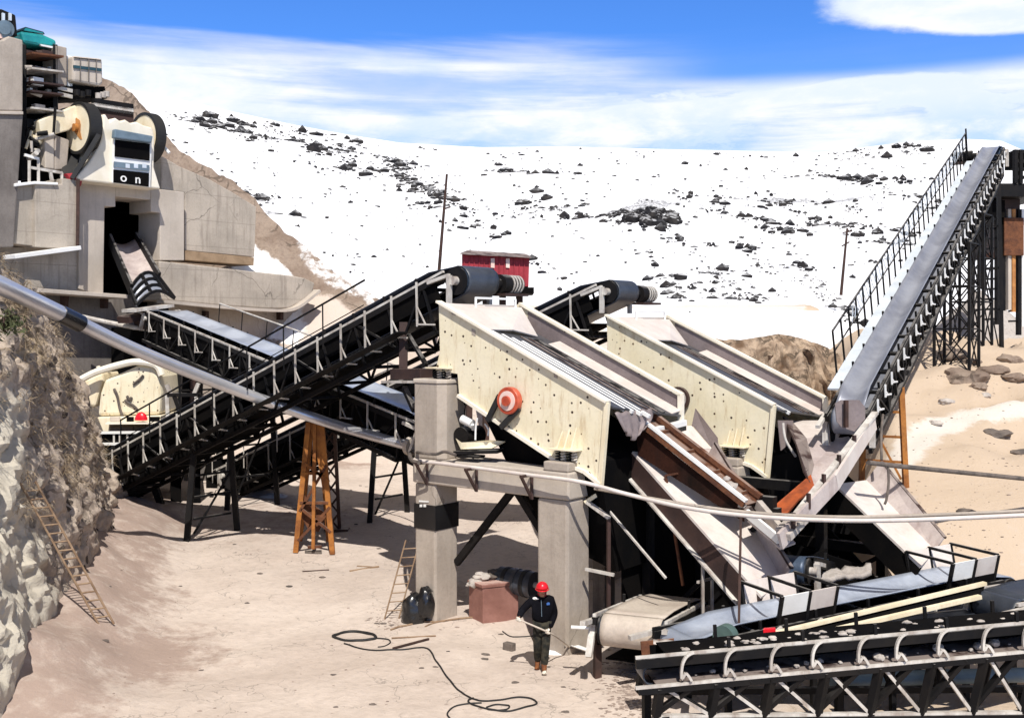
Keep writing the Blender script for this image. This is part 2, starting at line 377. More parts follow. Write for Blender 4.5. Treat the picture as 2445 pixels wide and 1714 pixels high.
# ------------------------------------------------------------------ ground
snow_line = [G(*p) for p in ((2060, 1200), (2110, 1150), (2160, 1085), (2215, 1035), (2290, 1000), (2370, 985), (2500, 975))]
damp_spots = [(G(330, 1560), 2.2, 1.4), (G(300, 1400), 2.0, 1.2), (G(400, 1240), 3.5, 1.0), (G(700, 1230), 4.5, .9), (G(1480, 1600), 1.2, .8), (G(1500, 1660), 1.0, .8),
              (G(1340, 1575), .9, .5), (G(860, 1090), 2.5, 1.5), (G(1190, 1340), 2.2, .5), (G(2300, 900), 3, 1.9), (G(2380, 925), 2.5, 1.5), (G(2150, 1300), 2, .8), (G(2250, 1250), 2, .8), (G(2420, 1330), 1.5, .8), (G(1060, 1420), 1.6, .8), (G(2400, 880), 3, 2), (G(210, 1650), 1.0, .8)]
def seg_d(p, a, b):
    ab = (b - a).xy; t_ = clamp((p - a).xy.dot(ab) / ab.dot(ab)); return ((p - a).xy - ab * t_).length
rows = []; at_s = []; at_d = []; at_o = []
us = [-1.1 + .3 * k / 6 for k in range(6)] + [-.8 + 1.6 * k / 280 for k in range(281)] + [.85 + .3 * k / 5 for k in range(6)]
ds = [3 + 7 * k / 8 for k in range(8)] + [10 * (66 / 10) ** (k / 190) for k in range(191)]
for d in ds:
    rw = []
    for u in us:
        x = u * d; z = gz(x, d); p = V((x, d, z)); rw.append(p)
        s = 0
        if d > 28 and x > 4:
            s = min(seg_d(p, a, b) for a, b in zip(snow_line, snow_line[1:])); s = clamp(.95 - s / 1.0)
        s = max(s, sst(6.2, 7.6, z - 1.2 * sst(4, 12, x)) * .95 if d > 46 else 0, sst(55.5, 58.5, d + .6 * ns(x, d, 1, .5)) * (1 - .9 * sst(14, 18, x)))
        at_s.append(s)
        dm = 0
        for c, r, k in damp_spots:
            q = ((x - c.x) ** 2 + ((d - c.y) * .8) ** 2) ** .5 / r
            if q < 1.5: dm = max(dm, k * .5 * (1 - q / 1.5))
        xb = (interp(cl_base, d) - CX) / F * d
        if 17 < d < 40: dm = max(dm, .50 * (1 - sst(.9, 2.9, x - xb)))
        at_d.append(clamp(dm + .10))
        at_o.append(clamp(sst(3.5, 7, x - .2 * (d - 22)) * .62 + .06 + .12 * sst(-1, 3, x) * sst(26, 34, d)))
    rows.append(rw)
g = struct(MB().grid(rows).build('ground', 'yard_sand', smooth=True))
attr(g, 'snow', at_s); attr(g, 'damp', at_d); attr(g, 'ochre', at_o)

# ------------------------------------------------------------------ snow mountain
skyl = [(-1500, 60), (-400, 90), (0, 140), (300, 212), (430, 238), (560, 268), (700, 298), (830, 322), (960, 342), (1150, 352), (1350, 350), (1560, 356), (1750, 360), (1960, 364), (2080, 350),
        (2180, 338), (2300, 332), (2390, 336), (2450, 362), (2700, 380), (4200, 420)]
def hill(px, s):
    """s 0..1 from the foot of the mountain to its skyline -> point"""
    top = interp(skyl, px); foot = 775.
    py = lerp(foot, top, s ** .92)
    d = 58 + 190 * s ** 1.5
    p = P(px, py, d)
    e = math.sin(min(1, s) * math.pi)
    p.z += e * (3.4 * ns(p.x, p.y, 0, .03) + 1.3 * abs(ns(p.x, p.y, 3, .09)) + .3 * ns(p.x, p.y, 5, .3))
    return p
def hill_at(px, py):
    top = interp(skyl, px); s = clamp((775. - py) / (775. - top), .01, .99) ** (1 / .92)
    return hill(px, s), s
bands = [((400, 275), (700, 330), 34), ((420, 300), (760, 360), 26), ((640, 290), (1000, 400), 26), ((740, 370), (1100, 480), 34), ((900, 400), (1080, 490), 24), ((1000, 440), (1230, 520), 22), ((980, 480), (1180, 540), 12),
         ((1180, 480), (1400, 505), 22), ((1320, 520), (1520, 560), 18), ((1500, 540), (1700, 620), 36), ((1700, 540), (1900, 590), 34), ((1900, 520), (2190, 600), 50), ((1960, 430), (2240, 480), 26), ((2000, 370), (2300, 350), 16),
         ((560, 450), (700, 520), 14), ((1090, 545), (1180, 560), 8), ((1600, 480), (2100, 500), 20), ((1750, 610), (1900, 690), 14), ((1180, 400), (1330, 420), 5), ((1570, 690), (1800, 720), 22), ((1560, 660), (1640, 740), 12),
         ((1900, 640), (2080, 800), 26), ((1690, 670), (1880, 720), 14), ((1250, 640), (1400, 700), 8)]
rocks = []
for (x0, y0), (x1, y1), n in bands:
    for k in range(max(2, int(n * 1.05))):
        tt = random.random(); cx_ = lerp(x0, x1, tt) + random.gauss(0, 10); cy_ = lerp(y0, y1, tt) + random.gauss(0, 9); sp = random.uniform(6, 26); big_ = random.choice((1, 1, 1.3, 1.9))
        slope_ = (y1 - y0) / (x1 - x0)
        for q in range(random.randint(3, 11)):
            dx = random.gauss(0, sp); rocks.append((cx_ + dx, cy_ + dx * slope_ + random.gauss(0, sp * .22), (random.paretovariate(1.9) * 1.0 + .1) * big_))
rocks = [(a, b, min(c, 10)) for a, b, c in rocks]
for k in range(1300): rocks.append((random.uniform(380, 2250), random.uniform(310, 680), abs(random.gauss(0, 1.6)) + .8))
rows = []; at_r = []
for i in range(-6, 90):
    s = i / 80
    rw = []
    for j in range(240):
        px = -900 + 4300 * j / 239
        if s < 0: p = hill(px, 0) + V((0, s * 60, s * 110))
        elif s <= 1: p = hill(px, s)
        else: p = hill(px, 1) + V((0, (s - 1) * 900, -(s - 1) * 160))
        rw.append(p)
        q = ns(p.x, p.y, 1, .05, 4) - .05 * abs(ns(p.x, p.y, 7, .3))
        at_r.append(clamp(.5 * sst(.28, .55, q) * sst(.12, .3, s) * (1 - sst(.8, .97, s))))
    rows.append(rw)
h = struct(MB().grid(rows).build('snow_hill', 'snow', smooth=True)); attr(h, 'rock', at_r)
mb = MB()
for k, (px, py, r) in enumerate(rocks):
    if py < interp(skyl, px) + 6: continue
    p, s = hill_at(px, py); rr = r / F * p.y * 1.25
    mb.rock(p + V((0, 0, -.15 * rr)), rr, k, random.uniform(.8, 1.5), 1, (random.uniform(1, 1.7), 1, 1))
o = struct(mb.build('hillside_rocks', 'hill_rock'), 'stuff')

outc = [(1540, 545, 66, 34, 'big dark craggy outcrop breaking through the snow in the middle of the hillside'),
        (1480, 560, 26, 10, 'low dark outcrop just left of the biggest crag on the snow hillside'),
        (1600, 590, 30, 10, 'trailing dark rocks sloping down right of the biggest crag'),
        (1375, 488, 30, 8, 'flat dark rock ledge in the snow between the pole and the biggest crag'),
        (1120, 553, 22, 8, 'small cluster of dark boulders on open snow above the red hut'),
        (1010, 455, 34, 11, 'dark rocky rib on the snow just left of the tall leaning pole'),
        (815, 370, 30, 9, 'dark rock band high on the left part of the snow hillside'),
        (660, 485, 22, 8, 'dark boulders in the snow beside the brown soil slope'),
        (1230, 407, 26, 4, 'lone long dark rock lying on smooth snow above the red hut'),
        (1940, 545, 30, 9, 'dark rocks around the thin pole on the right snow slope'),
        (2160, 560, 34, 12, 'dark rocks on the snow beside the steep conveyor handrail')]
for k, (px, py, w, hh, lab) in enumerate(outc):
    p, s = hill_at(px, py); sc_ = p.y / F
    root = thing('rock_outcrop', lab, 'rock', p, 'rock outcrops on the snow hill')
    for i in range(46 if k == 0 else 12):
        q, _ = hill_at(px + random.uniform(-w, w), py + random.uniform(-hh * .8, hh * .8))
        mb = MB(); mb.rock(q, random.uniform(.16, .5) * w * .6 * sc_, k * 30 + i, random.uniform(.7, 1.1) * clamp(hh / w * 2.2, .55, 1), 3, (1.1, 1, 1)); mb.build('boulder', 'hill_rock', root)

# ------------------------------------------------------------------ brown soil slope behind the crusher house
ridge = [(150, 160), (235, 182), (290, 208), (345, 255), (395, 325), (440, 365), (500, 400), (545, 428), (600, 470), (640, 515), (690, 560), (740, 600), (800, 650), (880, 700), (960, 740)]
rows = []; sn = []; sd_ = []
pts = [V((x, y, 0)) for x, y in ridge]; fine = spline(pts, 9)
for j in range(26):
    tt = (j - 8) / 17                                          # <0 behind the crest, 0 crest, 1 foot
    rw = []
    for i, q in enumerate(fine):
        c = P(q.x, q.y, 60 - .010 * (q.x - 235))
        fall = max(0, c.z - gz(c.x, c.y) + 1)
        if tt >= 0: p = c + V((1.2 * tt, -9.5 * tt, 0)); p.z = lerp(c.z, gz(p.x, p.y) - .5, tt ** .85)
        else: p = c + V((0, -tt * 14, tt * fall * .8))
        k = sst(0, .25, abs(tt)); p.z += .5 * k * ns(p.x, p.y, p.z, .45) + .16 * ns(p.x, p.y, p.z, 1.5)
        rw.append(p)
        sd_.append(clamp(1.2 * sst(640, 760, q.x) * sst(.1, .3, tt) + sst(.55, .8, tt) * sst(480, 600, q.x)))
        sn.append(clamp(1.25 * sst(520, 640, q.x) * (1 - sst(690, 770, q.x)) * sst(.12, .3, tt) * (1 - sst(.4, .62, tt)) + .5 * sst(640, 760, q.x) * sst(-.3, .05, tt) * (1 - sst(.05, .2, tt)) + .15 * ns(p.x, p.y, 5, .8)))
    rows.append(rw)
b = struct(MB().grid(rows).build('soil_slope', 'brown_soil', smooth=True)); attr(b, 'snow', sn); attr(b, 'sand', sd_)

# rocky earth bank right of the far screen, and the grey spoil cone on the right
def bank(name, m, crest, d, depth, drop, amp, extra=None):
    fine = spline([V((x, y, 0)) for x, y in crest], 10); rows = []; sn = []
    for j in range(34):
        tt = (j - 8) / 25; rw = []
        for q in fine:
            c = P(q.x, q.y, d)
            p = c + (V((0, -depth * tt, -drop * tt ** .8)) if tt >= 0 else V((0, -tt * 9, tt * 1.2)))
            k = sst(-.05, .2, tt); p += V((0, 0, amp * k * ns(p.x, p.y * .5, p.z, .55, 5))) + V((0, -amp * .9 * k * abs(ns(p.x, p.y, p.z * .4, .9, 4)), 0))
            rw.append(p); sn.append(clamp(1 - sst(-.12, .06, tt)) * .9)
        rows.append(rw)
    o = struct(MB().grid(rows).build(name, m, smooth=True)); attr(o, 'snow', sn); return o
bank('rocky_bank', 'crag', [(1600, 800), (1660, 806), (1720, 812), (1790, 808), (1850, 802), (1900, 806), (1960, 824), (2010, 850), (2070, 905), (2120, 960)], 50, 4.0, 5.2, 1.5)
cone = MB(); rows = []
cp = G(2360, 856); ct = P(2338, 690, 56)
for i in range(22):
    rw = []
    r = 7.6 * (i / 21); zz = ct.z - .9 * r * (1 - .015 * r)
    for j in range(49):
        a = j / 48 * 2 * math.pi; p = V((ct.x + r * math.cos(a), ct.y + r * math.sin(a), zz)); p.z += (.10 + .02 * r) * ns(p.x, p.y, 2, .5, 4) * min(1, r); rw.append(p)
    rows.append(rw)
tag(cone.grid(rows).build('gravel_heap', 'gravel', smooth=True), 'grey conical heap of crushed gravel behind the lattice legs on the right', 'gravel heap')

# boulders half buried on the right bench
bl = [(2300, 905, 40, 'broad brown boulder half buried in the sandy slope right of the lattice tower'), (2370, 890, 30, 'rounded brown boulder at the foot of the gravel heap'), (2235, 1012, 12, 'small stone on the sand left of the snowy track'),
      (2380, 1040, 24, 'dark mossy stone beside the snowy track on the right'), (2437, 1083, 18, 'dark stone at the right edge below the snowy track'), (2320, 870, 20, 'tan boulder highest on the sandy slope by the gravel heap'),
      (2260, 960, 14, 'grey stone below the brown boulders on the sandy slope'), (2350, 945, 12, 'flat stone in the sand above the snowy track'), (2420, 905, 22, 'brown boulder at the right edge under the gravel heap'), (2275, 850, 26, 'brown boulder tucked against the dark lattice leg by the gravel heap'), (2410, 860, 22, 'tan boulder right under the gravel heap slope'), (2335, 925, 18, 'reddish stone between the broad boulder and the flat stone'),
      (2310, 1225, 16, 'dark scrubby clod on the ochre mound above the twin pipes')]
for k, (px, py, r, lab) in enumerate(bl):
    p = G(px, py); o = MB().rock(p, r / F * p.y, k + 50, .6, 3, (1.3, 1, 1)).build('boulder', 'stone_dark' if 'dark' in lab.split(' ')[0:1] else 'brown_soil' if r > 17 else 'stone_pale', smooth=True); attr(o, 'snow', [0] * len(o.data.vertices)); attr(o, 'sand', [0] * len(o.data.vertices))
    tag(o, lab, 'boulder', 'boulders on the right bench')

# ------------------------------------------------------------------ left rock face
cl_top = [(12, -700), (16, -420), (20, -200), (22, -90), (24, 0), (25.5, 62), (27, 97), (30, 138), (34, 192), (38, 246), (41, 300), (44, 322)]
cl_z = [(12, 9.0), (20, 8.8), (24, 8.4), (25.5, 7.9), (27, 7.4), (28.5, 6.75), (30, 6.3), (34, 4.75), (38, 2.8), (41, 1.3), (44, .7)]
def cliff(d, s):
    xb = (interp(cl_base, d) - CX) / F * d; xt = (interp(cl_top, d) - CX) / F * d; zt = interp(cl_z, d); zb = gz(xb, d) - .3
    if s <= 1:
        e = s ** 1.15 * .6 + .4 * (s ** .7)
        p = V((lerp(xb, xt, e), d, lerp(zb, zt, s)))
    else: p = V((xt - (s - 1) * 16, d, zt + .2 * math.sin(s * 5) + (s - 1) * 1.2))
    k = sst(0, .12, s) * (1 - .6 * sst(.85, 1.1, s))
    q = p * 1.0
    n = ns(q.x, q.y, q.z, .45, 4) * .45 + (abs(ns(q.x + 9, q.y, q.z, .9, 4)) - .3) * .34 + ns(q.x, q.y, q.z, 2.4, 3) * .15 - .22 * max(0, ns(q.x * .8, q.y, q.z * 1.2 + 40, 1.7, 3) - .12) + .05 * ns(q.x, q.y, q.z, 5.5, 2)
    p += V((1, -.35, .25)) * n * k
    return p
rows = []; gr = []; pa = []
for i in range(340):
    d = 12 + 32.5 * i / 339; rw = []
    for j in range(140):
        s = j / 108
        p = cliff(d, s); rw.append(p)
        gr.append(clamp(.32 * sst(.35, .7, s) * sst(21.5, 24, d) * (1 - sst(29, 35, d)) + .25 * ns(p.x, p.y, p.z, .4) * sst(.3, .6, s)))
        pa.append(clamp(.95 * (1 - sst(21, 25.5, d)) * (1 - sst(.55, .8, s)) + .2 * ns(p.x, p.y, p.z, .6)))
    rows.append(rw)
c = struct(MB().grid(rows).build('rock_face', 'cliff', smooth=True)); attr(c, 'grass', gr); attr(c, 'pale', pa)
# dry grass hanging on the rock face (nobody could count the blades)
mb = MB(); rg = random.Random(3)
for tuft in range(460):
    s = rg.uniform(.30, 1.06); d = rg.gauss(25.5, 2.2) if tuft % 4 else rg.uniform(19, 36)
    if ns(d * 1.3, s * 9, 2, .6) < -.12: continue
    base = cliff(d, s)
    for b_ in range(rg.randint(9, 16)):
        dr = V((rg.gauss(.55, .35), rg.gauss(-.35, .35), rg.gauss(.25, .35))).normalized(); L = rg.uniform(.18, .48); p0 = base + V((rg.gauss(0, .10), rg.gauss(0, .14), rg.gauss(0, .08)))
        p1 = p0 + dr * L * .5; p2 = p1 + (dr + V((.25, -.1, -.95))).normalized() * L * .6
        w = V((rg.gauss(0, 1), rg.gauss(0, 1), .2)).normalized() * .0075
        mb.add([p0 - w, p0 + w, p1 + w * .8, p1 - w * .8, p2], [(0, 1, 2, 3), (3, 2, 4)])
struct(mb.build('dry_grass', 'dry_grass', fix=False), 'stuff')
def shrub(px, py, d, r, lab, n=420):
    c0 = P(px, py, d); root = thing('shrub', lab, 'shrub', c0); rg = random.Random(int(px + py))
    mb = MB()
    for k in range(7): mb.tube([c0 + V((-.1, .1, -r * .6)), c0 + V((rg.gauss(0, r * .3), rg.gauss(0, r * .3), 0)), c0 + V((rg.gauss(0, r * .6), rg.gauss(0, r * .4), r * rg.uniform(.2, .8)))], [.02, .014, .005], 5)
    mb.build('stem', 'dark_wood', root); mb = MB()
    for k in range(n):
        p = c0 + V((rg.gauss(0, r * .5), rg.gauss(0, r * .35), rg.gauss(0, r * .42))); x = V((rg.gauss(0, 1), rg.gauss(0, 1), rg.gauss(0, 1))).normalized(); y = x.orthogonal().normalized(); l = rg.uniform(.03, .09)
        mb.add([p - y * l * .3, p + x * l, p + y * l * .3, p - x * l], [(0, 1, 2, 3)])
    mb.build('foliage', 'green_shrub', root, fix=False)
shrub(18, 770, 21.0, .30, 'dark green shrub on top of the rock face under the long pipe', 320)
# ------------------------------------------------------------------ crusher house (concrete) and what stands on it
def poly_a(mb, a, pts, th): return mb.prism([PA(x, y, a) for x, y in pts], A0 * -th)
house = thing('crusher_house', 'tall stained concrete crusher house with a dark square opening spilling out a chute', 'building', Q(-23, 7, gz(*Q(-23, 7, 0).xy)))
m = MB(); poly_a(m, -23, [(188, 432), (276, 441), (276, 494), (250, 493), (247, 707), (188, 690)], 1.6)
poly_a(m, -23, [(276, 441), (360, 449), (360, 478), (276, 469)], 1.6)
poly_a(m, -23, [(360, 449), (440, 459), (440, 622), (382, 622), (382, 509), (360, 506)], 1.6)
fw = m.build('front_wall', 'concrete_pale', house, bevel=.03)
m = MB(); poly_a(m, -23.5, [(385, 372), (430, 398), (500, 428), (560, 462), (612, 494), (608, 614), (441, 598), (441, 460), (385, 452)], 1.4); m.build('wing_wall', 'concrete_wall', house, bevel=.03)
m = MB(); poly_a(m, -23.25, [(441, 598.5), (607, 615), (606, 634), (441, 621)], 1.4); m.build('wing_plinth', 'panel_wood', house, bevel=.02)
m = MB(); poly_a(m, -22.4, [(40, 446), (84, 441), (84, 588), (32, 582)], 1.5); m.build('annex_wall', 'concrete_wall', house, bevel=.03)
m = MB(); poly_a(m, -22.2, [(84, 440), (148, 440), (148, 426), (183, 430), (183, 596), (84, 590)], 1.5); m.build('annex_wall', 'concrete_wall', house, bevel=.03)
m = MB(); poly_a(m, -22.1, [(36, 438), (84, 433), (139, 436), (139, 442), (84, 440), (36, 446)], 1.7); m.build('coping', 'white_paint', house, bevel=.02)
m = MB(); m.bar(PA(186.5, 428, -22.1), PA(185, 598, -22.1), .12); m.build('drain_pipe', 'dark_wood', house)
m = MB(); m.bar(PA(22, 614, -21.8), PA(179, 593, -21.8), .9, .16); m.build('ledge', 'white_paint', house, bevel=.02)
m = MB(); poly_a(m, -23.15, [(-40, 585), (188, 600), (247, 650), (246, 706), (-40, 690)], 1.5); m.build('lower_wall', 'concrete_wall', house, bevel=.02)
m = MB(); m.bar(PA(70, 694, -22.6), PA(284, 709, -22.6), 1.3, .16); m.build('ledge', 'concrete_pale', house, bevel=.02)
m = MB(); poly_a(m, -23.4, [(-60, 692), (330, 712), (330, 1075), (-60, 1075)], 1.2); m.build('lower_wall', 'concrete_dark', house)  # shade on this wall put into a darker concrete
for x in (155, 250):
    m = MB(); poly_a(m, -23.05, [(x, 702), (x + 10, 703), (x + 8, 736), (x, 735)], .5); m.build('wall_bracket', 'dark_wood', house)
# rounded ledge on the right of the opening
m = MB(); base = [(380, 623), (480, 634), (600, 648), (690, 657), (728, 664), (752, 676), (745, 700), (715, 724), (690, 736), (640, 737), (520, 729), (384, 716)]
poly_a(m, -22.0, base, 2.4); m.build('ledge_wall', 'concrete_wall', house, bevel=.06)
m = MB(); lp = spline([PA(x, y, -21.9) for x, y in ((384, 720), (520, 733), (640, 741), (690, 739), (722, 722), (756, 694))], 6)
for p, q in zip(lp, lp[1:]): m.bar(p, q, .55, .13)
m.build('lip', 'concrete_pale', house)
m = MB(); poly_a(m, -23.2, [(384, 715), (715, 735), (700, 800), (650, 1050), (384, 1050)], 1.0); m.build('lower_wall', 'concrete', house)
for x in (492, 670):
    m = MB(); poly_a(m, -22.9, [(x, 742), (x + 7, 743), (x + 7, 764), (x, 763)], .4); m.build('wall_bracket', 'dark_wood', house)
# inside of the opening, its shade put into near-black walls
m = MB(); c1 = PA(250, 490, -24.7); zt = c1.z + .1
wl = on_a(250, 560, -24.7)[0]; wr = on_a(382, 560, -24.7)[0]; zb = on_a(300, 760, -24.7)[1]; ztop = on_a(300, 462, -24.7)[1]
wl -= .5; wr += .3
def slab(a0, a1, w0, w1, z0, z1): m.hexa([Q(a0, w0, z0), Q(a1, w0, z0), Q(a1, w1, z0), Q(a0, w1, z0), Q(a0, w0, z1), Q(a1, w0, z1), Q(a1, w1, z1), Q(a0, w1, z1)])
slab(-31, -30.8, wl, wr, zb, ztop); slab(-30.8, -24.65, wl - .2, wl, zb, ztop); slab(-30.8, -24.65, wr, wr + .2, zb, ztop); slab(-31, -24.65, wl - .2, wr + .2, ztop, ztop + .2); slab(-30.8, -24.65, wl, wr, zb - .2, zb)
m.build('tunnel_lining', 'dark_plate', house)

# the feed chute and its grated mouth
ch = thing('feed_chute', 'worn steel chute sliding out of the concrete opening with a curved grated mouth', 'chute', PA(340, 720, -20.6))
tl, tr, br, bl_ = PA(262, 574, -24.3), PA(324, 570, -24.3), PA(380, 668, -20.8), PA(313, 694, -20.8)
m = MB(); rws = []
for i in range(9):
    a, b = tl.lerp(bl_, i / 8), tr.lerp(br, i / 8); rws.append([a.lerp(b, j / 10) + Z * (-.22 * math.sin(j / 10 * math.pi)) for j in range(11)])
m.grid(rws).build('chute_bed', 'pink_steel', ch, smooth=True, solid=.05)
for a, b in ((tl, bl_), (tr, br)):
    m = MB(); m.bar(a + Z * .05, b + Z * .05, .1, .5); m.build('chute_side', 'black_steel', ch)
arcs = []
for k in range(4):
    t_ = k / 3; a = PA(lerp(311, 325, t_), lerp(694, 732, t_), -20.8 + .5 * t_); b = PA(lerp(380, 417, t_), lerp(667, 716, t_), -20.8 + .5 * t_)
    arcs.append([a.lerp(b, j / 8) + Z * (.42 * math.sin(j / 8 * math.pi)) for j in range(9)])
m = MB(); m.grid(arcs).build('mouth_plate', 'belt_grey', ch, smooth=True, solid=.04)
m = MB()
for a in arcs:
    for p, q in zip(a, a[1:]): m.bar(p + Z * .06, q + Z * .06, .09, .12)
for j in (0, 3, 6, 8):
    for k in range(3): m.bar(arcs[k][j] + Z * .08, arcs[k + 1][j] + Z * .08, .09, .12)
m.build('mouth_grate', 'black_steel', ch)
m = MB(); m.bar(PA(306, 742, -20.3), PA(400, 730, -20.3), .9, .12); m.build('mouth_sill', 'pale_steel', ch)
m = MB(); m.prism([PA(x, y, -20.3) for x, y in ((306, 756), (366, 742), (370, 778), (352, 786), (345, 760), (310, 772))], A0 * -.8); m.build('support_box', 'brown_steel', ch)
m = MB(); m.bar(PA(372, 740, -20.5), PA(380, 1010, -20.5), .3, .3, A0); m.bar(PA(390, 735, -21.2), PA(396, 1010, -21.2), .3, .3, A0); m.build('chute_leg', 'dark_plate', ch)

# black box standing in for the shaded opening in the lower wall
th_ = thing('dark_opening_box', 'black sheet clad transfer house in the gloom under the chute', 'machine house', PA(400, 1000, -21.4))
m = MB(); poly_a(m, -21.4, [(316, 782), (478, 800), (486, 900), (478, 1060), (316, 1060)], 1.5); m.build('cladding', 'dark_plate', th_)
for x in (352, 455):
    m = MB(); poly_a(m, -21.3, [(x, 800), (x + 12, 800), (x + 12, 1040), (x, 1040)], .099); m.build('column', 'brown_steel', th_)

# thin pipe along the dark wall
m = MB(); m.tube([PA(195, 756, -22.2), PA(260, 770, -21.9), PA(320, 782, -21.0), PA(405, 792, -20.2)], .09)
tag(m.build('thin_pipe', 'pale_steel', smooth=True), 'thin pale pipe running along the dark wall behind the big pipe', 'pipe')

# left tower
tw = thing('concrete_tower', 'plain concrete tower block at the left edge with a darker lower half', 'tower', PA(0, 600, -22.2))
m = MB(); poly_a(m, -22.2, [(-140, 100), (8, 96), (22, 87), (55, 96), (55, 266), (-140, 262)], 3.2); m.build('upper_block', 'concrete', tw, bevel=.05)
m = MB(); poly_a(m, -22.1, [(-140, 262.5), (56, 266.5), (56, 274), (-140, 271)], 3.3); m.build('string_course', 'concrete_pale', tw, bevel=.02)
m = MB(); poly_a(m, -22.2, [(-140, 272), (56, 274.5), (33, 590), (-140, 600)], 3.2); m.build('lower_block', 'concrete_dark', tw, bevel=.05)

# black machine and the teal truck parked above
bm_ = thing('engine_unit', 'black engine unit with pale ribs on top of the concrete tower', 'machine', PA(15, 90, -22.8))
m = MB(); poly_a(m, -22.8, [(-60, 20), (5, 22), (38, 36), (43, 88), (-60, 88)], 1.6); m.build('housing', 'black_steel', bm_, bevel=.06)
for x in (6, 22):
    m = MB(); poly_a(m, -22.72, [(x, 31), (x + 6, 33), (x + 6, 50), (x, 49)], .079); m.build('rib', 'mesh_pale', bm_)
m = MB(); m.cyl(PA(12, 70, -22.5), PA(12, 70, -22.79), .32, 20); m.cyl(PA(12, 70, -22.42), PA(12, 70, -22.51), .2, 16); m.build('fan', 'slate_blue', bm_, smooth=True)
m = MB(); poly_a(m, -22.6, [(-60, 80), (22, 82), (12, 92), (-60, 94)], .5); m.build('tray', 'pale_pink', bm_)
tk = thing('teal_truck', 'bright teal truck body with a dark windscreen on the platform edge', 'truck', PA(90, 112, -23.4))
m = MB(); poly_a(m, -23.4, [(48, 74), (104, 82), (136, 96), (136, 106), (126, 115), (56, 104)], 2.2); m.build('body', 'teal_paint', tk, bevel=.12)
m = MB(); poly_a(m, -23.55, [(52, 68), (62, 64.5), (104, 76), (109, 83), (104, 81.5), (48, 73.6)], 1.9); cabp = m.build('cab', 'glass_dark', tk, bevel=.05)
m = MB(); poly_a(m, -23.5, [(62, 67.5), (102, 78.5), (104, 81), (58, 73.5)], .045); m.build('window', 'teal_paint', cabp)
m = MB(); poly_a(m, -23.3, [(96, 106), (130, 112), (124, 115.4), (98, 110)], .099); m.build('bumper', 'white_paint', tk)

# dark service rack beneath the truck
rk = thing('service_rack', 'dark steel storey frame crammed with shelves and gear under the teal truck', 'frame', PA(95, 440, -23.8))
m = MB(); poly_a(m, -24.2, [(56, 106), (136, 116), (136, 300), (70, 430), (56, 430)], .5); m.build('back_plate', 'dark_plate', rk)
for x in (57, 132):
    m = MB(); m.bar(PA(x, 108, -23.3), PA(x + 1, 430 if x < 60 else 262, -23.3), .16); m.build('post', 'black_steel', rk)
for y, mt in ((132, 'rust'), (168, 'pale_steel'), (200, 'brown_steel'), (222, 'brown_steel'), (262, 'pale_steel')):
    m = MB(); m.bar(PA(57, y, -23.4), PA(133, y + 9, -23.4), 1.2, .07); m.build('shelf', mt, rk)
rg = random.Random(5)
for k in range(34):
    x = rg.uniform(62, 126); y = rg.choice([129, 165, 197, 219, 259, 300, 340]) + (x - 57) * .1 - rg.uniform(1, 5); mm = rg.choice(['pale_steel', 'black_steel', 'brown_steel', 'white_paint', 'stone_pale'])
    p = PA(x, y, -23.2 - rg.uniform(0, .5)); m = MB()
    if k % 2: m.box(p, A0, W0, Z, rg.uniform(.05, .25), rg.uniform(.05, .3), rg.uniform(.03, .18))
    else: m.cyl(p - W0 * rg.uniform(.05, .3), p + W0 * rg.uniform(.05, .3) + Z * rg.uniform(-.1, .15), rg.uniform(.04, .11), 10)
    m.build('stored_gear', mm, rk)
pr = MB(); poly_a(pr, -23.2, [(133, 108), (160, 114), (160, 206), (134, 206)], 1.3); tag(pr.build('concrete_pier', 'concrete', bevel=.04), 'slim square concrete pier between the dark rack and the grey booth', 'pier')
bo = thing('control_booth', 'grey windowed booth with rounded underside overhanging the dark platform', 'booth', PA(210, 205, -23.2))
m = MB(); poly_a(m, -23.4, [(160.5, 133), (174, 135), (174, 214), (160.5, 208)], 1.2); m.build('side_panel', 'white_paint', bo, bevel=.03)
m = MB(); poly_a(m, -23.0, [(175, 133), (245, 140), (247, 200), (238, 206), (174, 195)], 1.8); m.build('shell', 'concrete_pale', bo, bevel=.1)
m = MB(); poly_a(m, -22.95, [(176, 156), (243, 164), (243, 171), (176, 163)], .049); m.build('window', 'glass_dark', bo)
m = MB(); poly_a(m, -22.95, [(177, 137), (242, 143.5), (242, 145), (177, 138.5)], .049); m.build('eaves', 'black_steel', bo)
for x in (192, 212, 230):
    m = MB(); poly_a(m, -22.94, [(x, 141), (x + .8, 141), (x + .8, 196), (x, 195)], .05); m.build('seam', 'concrete_dark', bo)
pf = thing('steel_platform', 'dark steel platform with a short frame of beams above the jaw crusher', 'platform', PA(230, 250, -23.2))
m = MB(); poly_a(m, -23.3, [(134, 206), (250, 207), (256, 236), (200, 236), (134, 240)], 1.4); m.build('deck', 'dark_plate', pf)
for y0, mt in ((208, 'pale_steel'), (222, 'pale_steel')):
    m = MB(); m.bar(PA(137, y0 + 2, -23.2), PA(172, y0 + 10, -23.2), .1, .14); m.build('rail', mt, pf)
for y0, mt in ((243, 'black_steel'), (254, 'pale_steel'), (262, 'black_steel'), (274, 'brown_steel')):
    m = MB(); m.bar(PA(222, y0, -22.8), PA(315, y0 + 14, -22.8), .25, .24 if y0 < 270 else .4); m.build('beam', mt, pf)
for x in (232, 250, 268, 286, 304):
    m = MB(); m.bar(PA(x, 247, -22.75), PA(x + 4, 274, -22.75), .1); m.build('stud', 'black_steel', pf)
